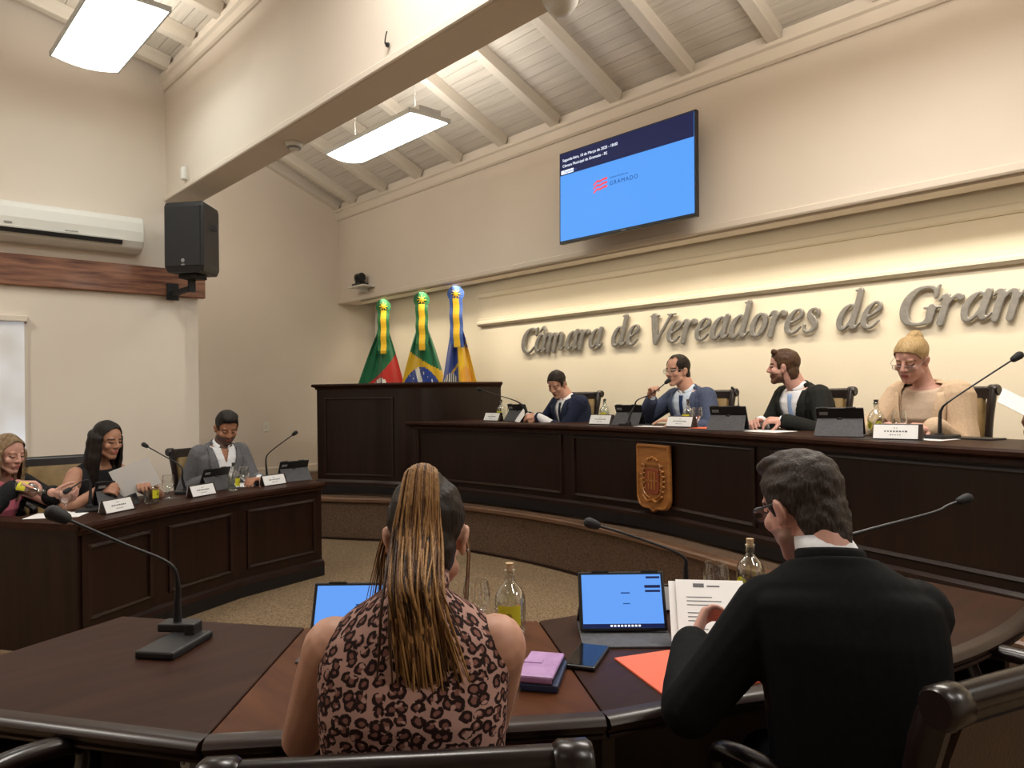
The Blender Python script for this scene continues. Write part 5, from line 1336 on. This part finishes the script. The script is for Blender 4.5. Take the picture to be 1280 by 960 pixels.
# ------------------------------------------------------------------ at the side bench
fs = (0.93, 0.36)
p = Person('bearded person in a grey jacket and open white shirt reading at the side bench', (-6.02, 2.28, 0), (0.93, 0.20), (-5.90, 2.305, 1.200), (-5.955, 2.28, 1.075), (0.85, -0.10, -0.48), seat=0.42, k=1.05, skin='skin_tan', hs=1.06, twist=-0.15)
p.ik(1, (-5.63, 2.45, 0.80), (-0.2, 0.4, -0.9)); p.ik(-1, (-5.83, 2.14, 0.80), (-0.15, -0.22, -1.0))
p.body({1: dict(d=(0.45, -0.75, 0), n=(0, 0, -1), curl=(25, 30, 20)), -1: dict(d=(0.8, 0.35, 0), n=(0, 0.3, -1), curl=(40, 45, 30))}, beard='stubble')
p.trousers(); p.suit('suit_grey', v=(0.085, 0.36, 0.02))
p.hair('hair_black', keep_short, lambda h: (short_cap(h), h.ell((0, .015, .105), (.068, .08, .035))), 0.004, 45, seed=6)
# woman in black
p = Person('person with long dark hair in a sleeveless black top holding a sheet of paper', (-5.66, 1.28, 0), (0.93, 0.36), (-5.50, 1.345, 1.165), (-5.56, 1.32, 1.025), (0.86, 0.42, -0.22), seat=0.42, sex='f', k=1.06, skin='skin_olive', hs=1.0)
p.ik(1, (-5.30, 1.52, 0.86), (-0.2, 0.8, -0.6)); p.ik(-1, (-5.36, 1.255, 0.855), (-0.3, -0.9, -0.5))
p.body({1: dict(d=(0.7, -0.3, 0.25), n=(-0.2, 0.3, -0.9), curl=(35, 40, 25)), -1: dict(d=(0.75, 0.55, 0.15), n=(0.1, 0.7, -0.3), curl=(45, 50, 30))}, lips='lips_rose')
p.trousers(); p.garment('top', 'cloth_black', 0.010, sleeves=False, t1=.95, nr=0.085, solid=0.003)
def hl(h):
    h.ell((0, -.014, .040), (.085, .105, .095), nu=28, nv=18)
    for q in (-1, 1):
        for a, b, c in ((.072, -.01, .035), (.066, -.05, .04), (.03, -.085, .045), (.076, .02, .022)):
            h.cap((q * a, b, .02), (q * (a + .012), b + .015, -.14), c, c * 1.05); h.cap((q * (a + .012), b + .015, -.13), (q * (a + .005), b + .03, -.30), c * 1.0, c * .55)
p.hair('hair_black', lambda x, y, z: not (y > .026 and abs(x) < .072 and z < .104 - (x / .072) ** 2 * .050 - max(0, .05 - y) * .6), hl, 0.006, 28, seed=7)
t = sheet('paper', (-5.215, 1.435, 0.93), (0.27, 0.19), 0.0, 'x', lines=0)
tag(t, 'tilted white sheet held up by the long haired woman at the side bench', 'paper'); 
_x = V((0.62, 0.70, 0.34)).normalized(); _n = V((0.80, -0.55, -0.22)); _n = (_n - _x * _n.dot(_x)).normalized(); _y = _n.cross(_x)
t.rotation_euler = Matrix((_x, _y, _n)).transposed().to_euler()
# woman in pink pouring water
p = Person('person in pink and a black cardigan pouring water at the side bench', (-5.90, 0.73, 0), (0.93, 0.36), (-5.68, 0.815, 1.10), (-5.745, 0.785, 0.955), (0.84, 0.48, -0.25), seat=0.40, sex='f', k=1.10, skin='skin_pink', hs=1.0)
p.ik(1, (-5.30, 0.985, 0.87), (-0.2, 0.7, -0.7)); p.ik(-1, (-5.46, 0.83, 0.925), (-0.3, -0.8, -0.6))
p.body({1: dict(d=(0.45, 0.55, -0.25), n=(-0.5, 0.3, 0.6), curl=(40, 45, 30)), -1: dict(d=(0.35, 0.85, -0.10), n=(0.5, 0.0, -0.8), curl=(35, 40, 30))}, lips='lips_rose', brow='brow_fair')
p.trousers()
p.garment('blouse', 'cloth_pink', 0.010, sleeves=False, t1=.97, nr=0.058, solid=0.003); p.collar('cloth_pink', r=.056, h=.03)
p.garment('cardigan', 'cloth_black', 0.022, end=0.86, v=(0.07, 0.9, 0.045), nr=0.07)
p.hair('hair_ash', lambda x, y, z: not (y > .028 and abs(x) < .072 and z < .102 - (x / .072) ** 2 * .046 - max(0, .05 - y) * .6), hl, 0.010, 24, seed=8)
bt = bottle((-5.30, 0.85, 0.885), 0, 'bottle tilted in the hands of the woman in pink', group='bottles on the side bench', cork=False)
ax = (V((-5.22, 1.03, 0.850)) - V((-5.43, 0.84, 0.895))).normalized()
Q = Z3.rotation_difference(ax); bt.rotation_mode = 'QUATERNION'; bt.rotation_quaternion = Q; bt.location = (-5.46, 0.82, 0.905)

# ------------------------------------------------------------------ foreground woman seen from behind
cam = V((0, 0, 1.45))
p = Person('person with a blond ponytail and leopard print top, seen from behind', (-1.015, 0.70, 0), (-0.74, 0.672), (-1.168, 0.842, 1.172), (-1.085, 0.757, 1.105), (-0.66, 0.62, -0.34), seat=0.46, sex='f', k=0.98, skin='skin_fair', hs=0.92, voxel=0.005)
p.ik(1, (-1.50, 0.86, 0.79), (-0.15, -0.50, -0.8)); p.ik(-1, (-1.32, 1.12, 0.79), (-0.02, -0.05, -1.0))
p.body({1: dict(d=(-0.55, 0.8, 0), n=(0, 0, -1)), -1: dict(d=(-0.8, 0.5, 0), n=(0, 0, -1))}); p.trousers()
tp = p.garment('top', 'leopard', 0.008, sleeves=False, t1=.985, neck=False, solid=0.0, t0=-.15, extra=lambda mb: [mb.cap(p.sh[q] - p.LS * q * 0.050 + Z3 * 0.008, p.sh[q] - p.LS * q * 0.030 - Z3 * 0.03, .056, .060) for q in (1, -1)])
p.wrap_uv(tp); p.wrap_uv(p.collar('leopard', r=.054, h=.050))
p.hair('hair_dark', lambda x, y, z: z > thr([(-.12, -.085), (-.05, -.078), (-.03, 0.0), (-.012, .018), (.03, .02), (.05, .05), (.12, .085)], y) , lambda h: (short_cap(h), h.ell((0, -.05, .105), (.04, .045, .03))), 0.003, 60, seed=9, voxel=0.004)
rn = random.Random(5); mats = ['strand_gold', 'strand_brown', 'strand_dark']; mb = MB()
for i in range(430):
    a = rn.uniform(-1, 1); dp = rn.uniform(0, 1); ln = rn.triangular(0.14, 0.40, 0.30) - 0.05 * abs(a) ** 1.5; ex = rn.gauss(0, 0.012)
    b0 = V((a * .024, -.072 - dp * .012, .118 + .012 * (1 - a * a)))
    pts = [b0 + V((0, .03, -.005)), b0, b0 + V((a * .008, -.022 - dp * .012, -.008)), b0 + V((a * .015, -.040 - dp * .016, -.075)), b0 + V((a * .018 + ex * .4, -.046 - dp * .020, -.15))]
    w = [p.HM @ q for q in pts]
    e0 = w[-1]; back = (-p.F)
    side = -p.L
    def bk_(z, dx):
        q = p.nb + back * (0.128 + dp * .022) ; lat = (e0 - p.nb).dot(side)
        return V((q.x, q.y, z)) + side * (lat * 0.62 + dx) + back * (0.0 if z > p.nb.z - .12 else 0.008)
    w.append(bk_(e0.z - ln * .34, a * .004 + ex * .5 + .014))
    w.append(bk_(e0.z - ln * .70, -a * .002 + ex * 1.0 + .026))
    w.append(bk_(e0.z - ln * 1.0, -a * .010 + ex * 1.5 + .036))
    c = cr(w, 3); n = len(c); r = rn.uniform(.0015, .0030)
    k = rn.random(); mi = (0 if k < .50 else 1 if k < .84 else 2)
    mb.tube(c, [r * (0.75 if j < 4 else 1.0) * (1 - 0.85 * max(0, (j / n - .72) / .28)) for j in range(n)], 5, mi=mi)
mb.build('ponytail', mats, p.root, smooth=True)
q = MB(); q.tube([p.HM @ V((.025 * math.cos(a), -.070 - .010, .110 + .018 * math.sin(a))) for a in [2 * PI * i / 20 for i in range(21)]], .006, 6); q.build('hair_tie', 'black_matte', p.root, smooth=True)
mb = MB()
for i in range(34):
    s = -1 if i % 5 else 1
    y0 = rn.uniform(-.01, .05); b0 = V((s * .074, y0, .03 + rn.uniform(-.02, .03)))
    dx = rn.uniform(.0, .034) if s < 0 else rn.uniform(0, .008)
    c = cr([p.HM @ q for q in (b0, b0 + V((s * (.012 + dx * .3), -.004, -.05)), b0 + V((s * (.010 + dx * .7), -.010, -.11)), b0 + V((s * (.004 + dx * 1.2), -.020, -.17 - rn.uniform(0, .05))))], 4)
    n = len(c); mb.tube(c, [0.0022 * (1 - .8 * j / n) for j in range(n)], 4, mi=0 if i % 2 else 1)
mb.build('loose_locks', mats[:2], p.root, smooth=True)
eb = MB(); eb.lathe([(0.0, .004), (.003, .003), (.003, 0)], 8, p.HM @ V((.086, -.006, -.030)), axis=p.HM.to_3x3() @ V((1, 0, 0))); eb.build('ear_stud', 'chrome', p.root)

# ------------------------------------------------------------------ foreground man in black
p = Person('person with grey hair and glasses in a black suit reading papers, seen from behind', (-0.60, 1.45, 0), (-0.62, 0.79), (-0.746, 1.523, 1.194), (-0.668, 1.482, 1.103), (-0.89, 0.30, -0.34), seat=0.46, k=0.87, drop=0.022, skin='skin_pink', hs=0.93, twist=-0.02, voxel=0.005)
p.ik(1, (-0.985, 1.46, 0.862), (-0.16, -0.55, -0.60)); p.ik(-1, (-0.90, 1.84, 0.80), (0.2, 0.15, -1.0))
p.body({1: dict(d=(-0.06, 0.66, 0.50), n=(0.75, 0.15, -0.35), curl=(35, 42, 30)), -1: dict(d=(-0.6, 0.5, 0.1), n=(-0.3, 0, -0.8), curl=(30, 35, 20))}, beard='stubble_light')
p.trousers(); p.suit('suit_black', v=(0.075, 0.34, 0.012), end=0.93, off=0.022, lapels=False, collar_h=0.048)
p.hair('hair_grey', keep_short, lambda h: (short_cap(h), h.ell((0, .015, .108), (.062, .070, .028)), h.cap((0, -.060, -.02), (0, -.066, -.078), .052, .042)), 0.0045, 60, seed=10, voxel=0.004)
p.glasses('black_plastic', th=0.0026, h=.034)
for i, (dx, dz, lb) in enumerate(((0.0, 0.0, 'stapled printed page held up by the man in black'), (-0.018, -0.006, 'page behind the printed one held by the man in black'))):
    t = thing('paper', lb, 'paper', (-1.075 + dx, 1.70 + dx * 0.5, 0.762 + dz))
    Rp = Matrix.Rotation(face(0.62, -0.78), 3, 'Z') @ Matrix.Rotation(0.80, 3, 'X')
    def P(x, z, o=0.0): return Rp @ V((x, o, z))
    MB().box(P(0, 0.105), (0.185, 0.002, 0.21), Rp).build('page', 'paper', t)
    if i == 0:
        q = MB(); rn2 = random.Random(3)
        for r_ in range(11):
            if r_ in (3, 7): continue
            L = rn2.uniform(.05, .13); q.box(P(0.065 - L / 2, 0.155 - r_ * 0.012, 0.0014), (L, 0.0006, 0.0022), Rp)
        q.box(P(0.03, 0.192, 0.0014), (0.03, 0.0006, 0.012), Rp); q.box(P(-0.01, 0.190, 0.0014), (0.035, 0.0006, 0.004), Rp)
        q.build('printed_lines', 'ink', t)
# ------------------------------------------------------------------ light
def area(name, loc, direction, sx, sy, power, col, spread=180):
    l = bpy.data.lights.new(name, 'AREA'); l.shape = 'RECTANGLE'; l.size = sx; l.size_y = sy; l.energy = power; l.color = col; l.spread = math.radians(spread)
    o = bpy.data.objects.new(name, l); COL.objects.link(o); o.location = loc
    o.rotation_euler = V(direction).to_track_quat('-Z', 'Y').to_euler(); return o
cool = (0.96, 1.0, 0.95)
neutral = (1.0, 0.955, 0.88)
warm = (1.0, 0.87, 0.66)
# unseen hall lamps assumed as fill, and uplights added to brighten the ceiling
for x, y, z, pw in ((-2.4, 1.54, 4.235, 38), (1.4, 1.54, 4.235, 25), (-4.6, -1.5, 4.5, 55), (-0.5, -1.5, 4.5, 3), (-1.5, 3.48, 3.64, 45), (2.3, 3.48, 3.64, 40)):
    area('hall_fill_light', (x, y, z), (0, 0, -1), 1.34, 0.42, pw, neutral)
for x, y, z, pw in ((-5.37, 3.48, 3.74, 24), (-1.5, 3.48, 3.74, 46), (-5.64, 1.4, 4.08, 12), (-2.4, 1.54, 4.32, 10), (-4.6, -1.5, 4.6, 25)):
    area('ceiling_fill_light', (x, y, z), (0, 0, 1), 1.2, 0.3, pw, neutral)
l = bpy.data.lights.new('recess_fill_light', 'POINT'); l.energy = 17; l.color = neutral; l.shadow_soft_size = 0.25  # added fill with no visible lamp, lifts the recess wall and bulkhead end
o = bpy.data.objects.new('recess_fill_light', l); COL.objects.link(o); o.location = (-7.55, 2.95, 3.70)
# warm strip above the bench, washing the wall below the bulkhead
t = thing('wall_washer', 'slim warm light strip under the bulkhead over the bench', 'light strip', (-2.9, 5.26, 2.70))
del t['label'], t['category']; t['kind'] = 'structure'
MB().box((0, 0, 0.008), (11.6, 0.05, 0.016)).build('profile', 'white_trim', t)
area('wall_washer_light', (-3.0, 5.26, 2.695), (0, 0.22, -0.975), 11.6, 0.05, 38, warm, 105)
area('wall_washer_light', (-3.0, 5.26, 2.695), (0, 0.40, -0.92), 11.6, 0.05, 19, warm, 170)
w = bpy.data.worlds.new('World'); S.world = w; w.use_nodes = True
w.node_tree.nodes['Background'].inputs[0].default_value = (0.9, 0.85, 0.8, 1); w.node_tree.nodes['Background'].inputs[1].default_value = 0.05

# ------------------------------------------------------------------ camera
cd = bpy.data.cameras.new('camera'); cam_o = bpy.data.objects.new('camera', cd); COL.objects.link(cam_o); S.camera = cam_o
cd.sensor_width = 36; cd.lens = 36 * 920 / 1280; cd.clip_start = 0.05; cd.clip_end = 60
a = math.atan(845 / 920); pt_ = math.atan(10 / 920); rl = 0.0155
F0 = V((-math.cos(a), math.sin(a), 0)); R0 = V((math.sin(a), math.cos(a), 0))
Fw = F0 * math.cos(pt_) + Z3 * math.sin(pt_); Uw = Z3 * math.cos(pt_) - F0 * math.sin(pt_)
Rw = R0 * math.cos(rl) - Uw * math.sin(rl); Up = Uw * math.cos(rl) + R0 * math.sin(rl)
mt = Matrix((Rw, Up, -Fw)).transposed().to_4x4(); mt.translation = (0, 0, 1.45); cam_o.matrix_world = mt
S.view_settings.view_transform = 'Standard'; S.view_settings.look = 'None'; S.view_settings.gamma = 1.0
S.view_settings.use_curve_mapping = False; S.view_settings.exposure = 0.6
S.cycles.max_bounces = 8; S.cycles.diffuse_bounces = 4; S.cycles.transparent_max_bounces = 24
S.cycles.use_denoising = True; S.cycles.sample_clamp_indirect = 8.0
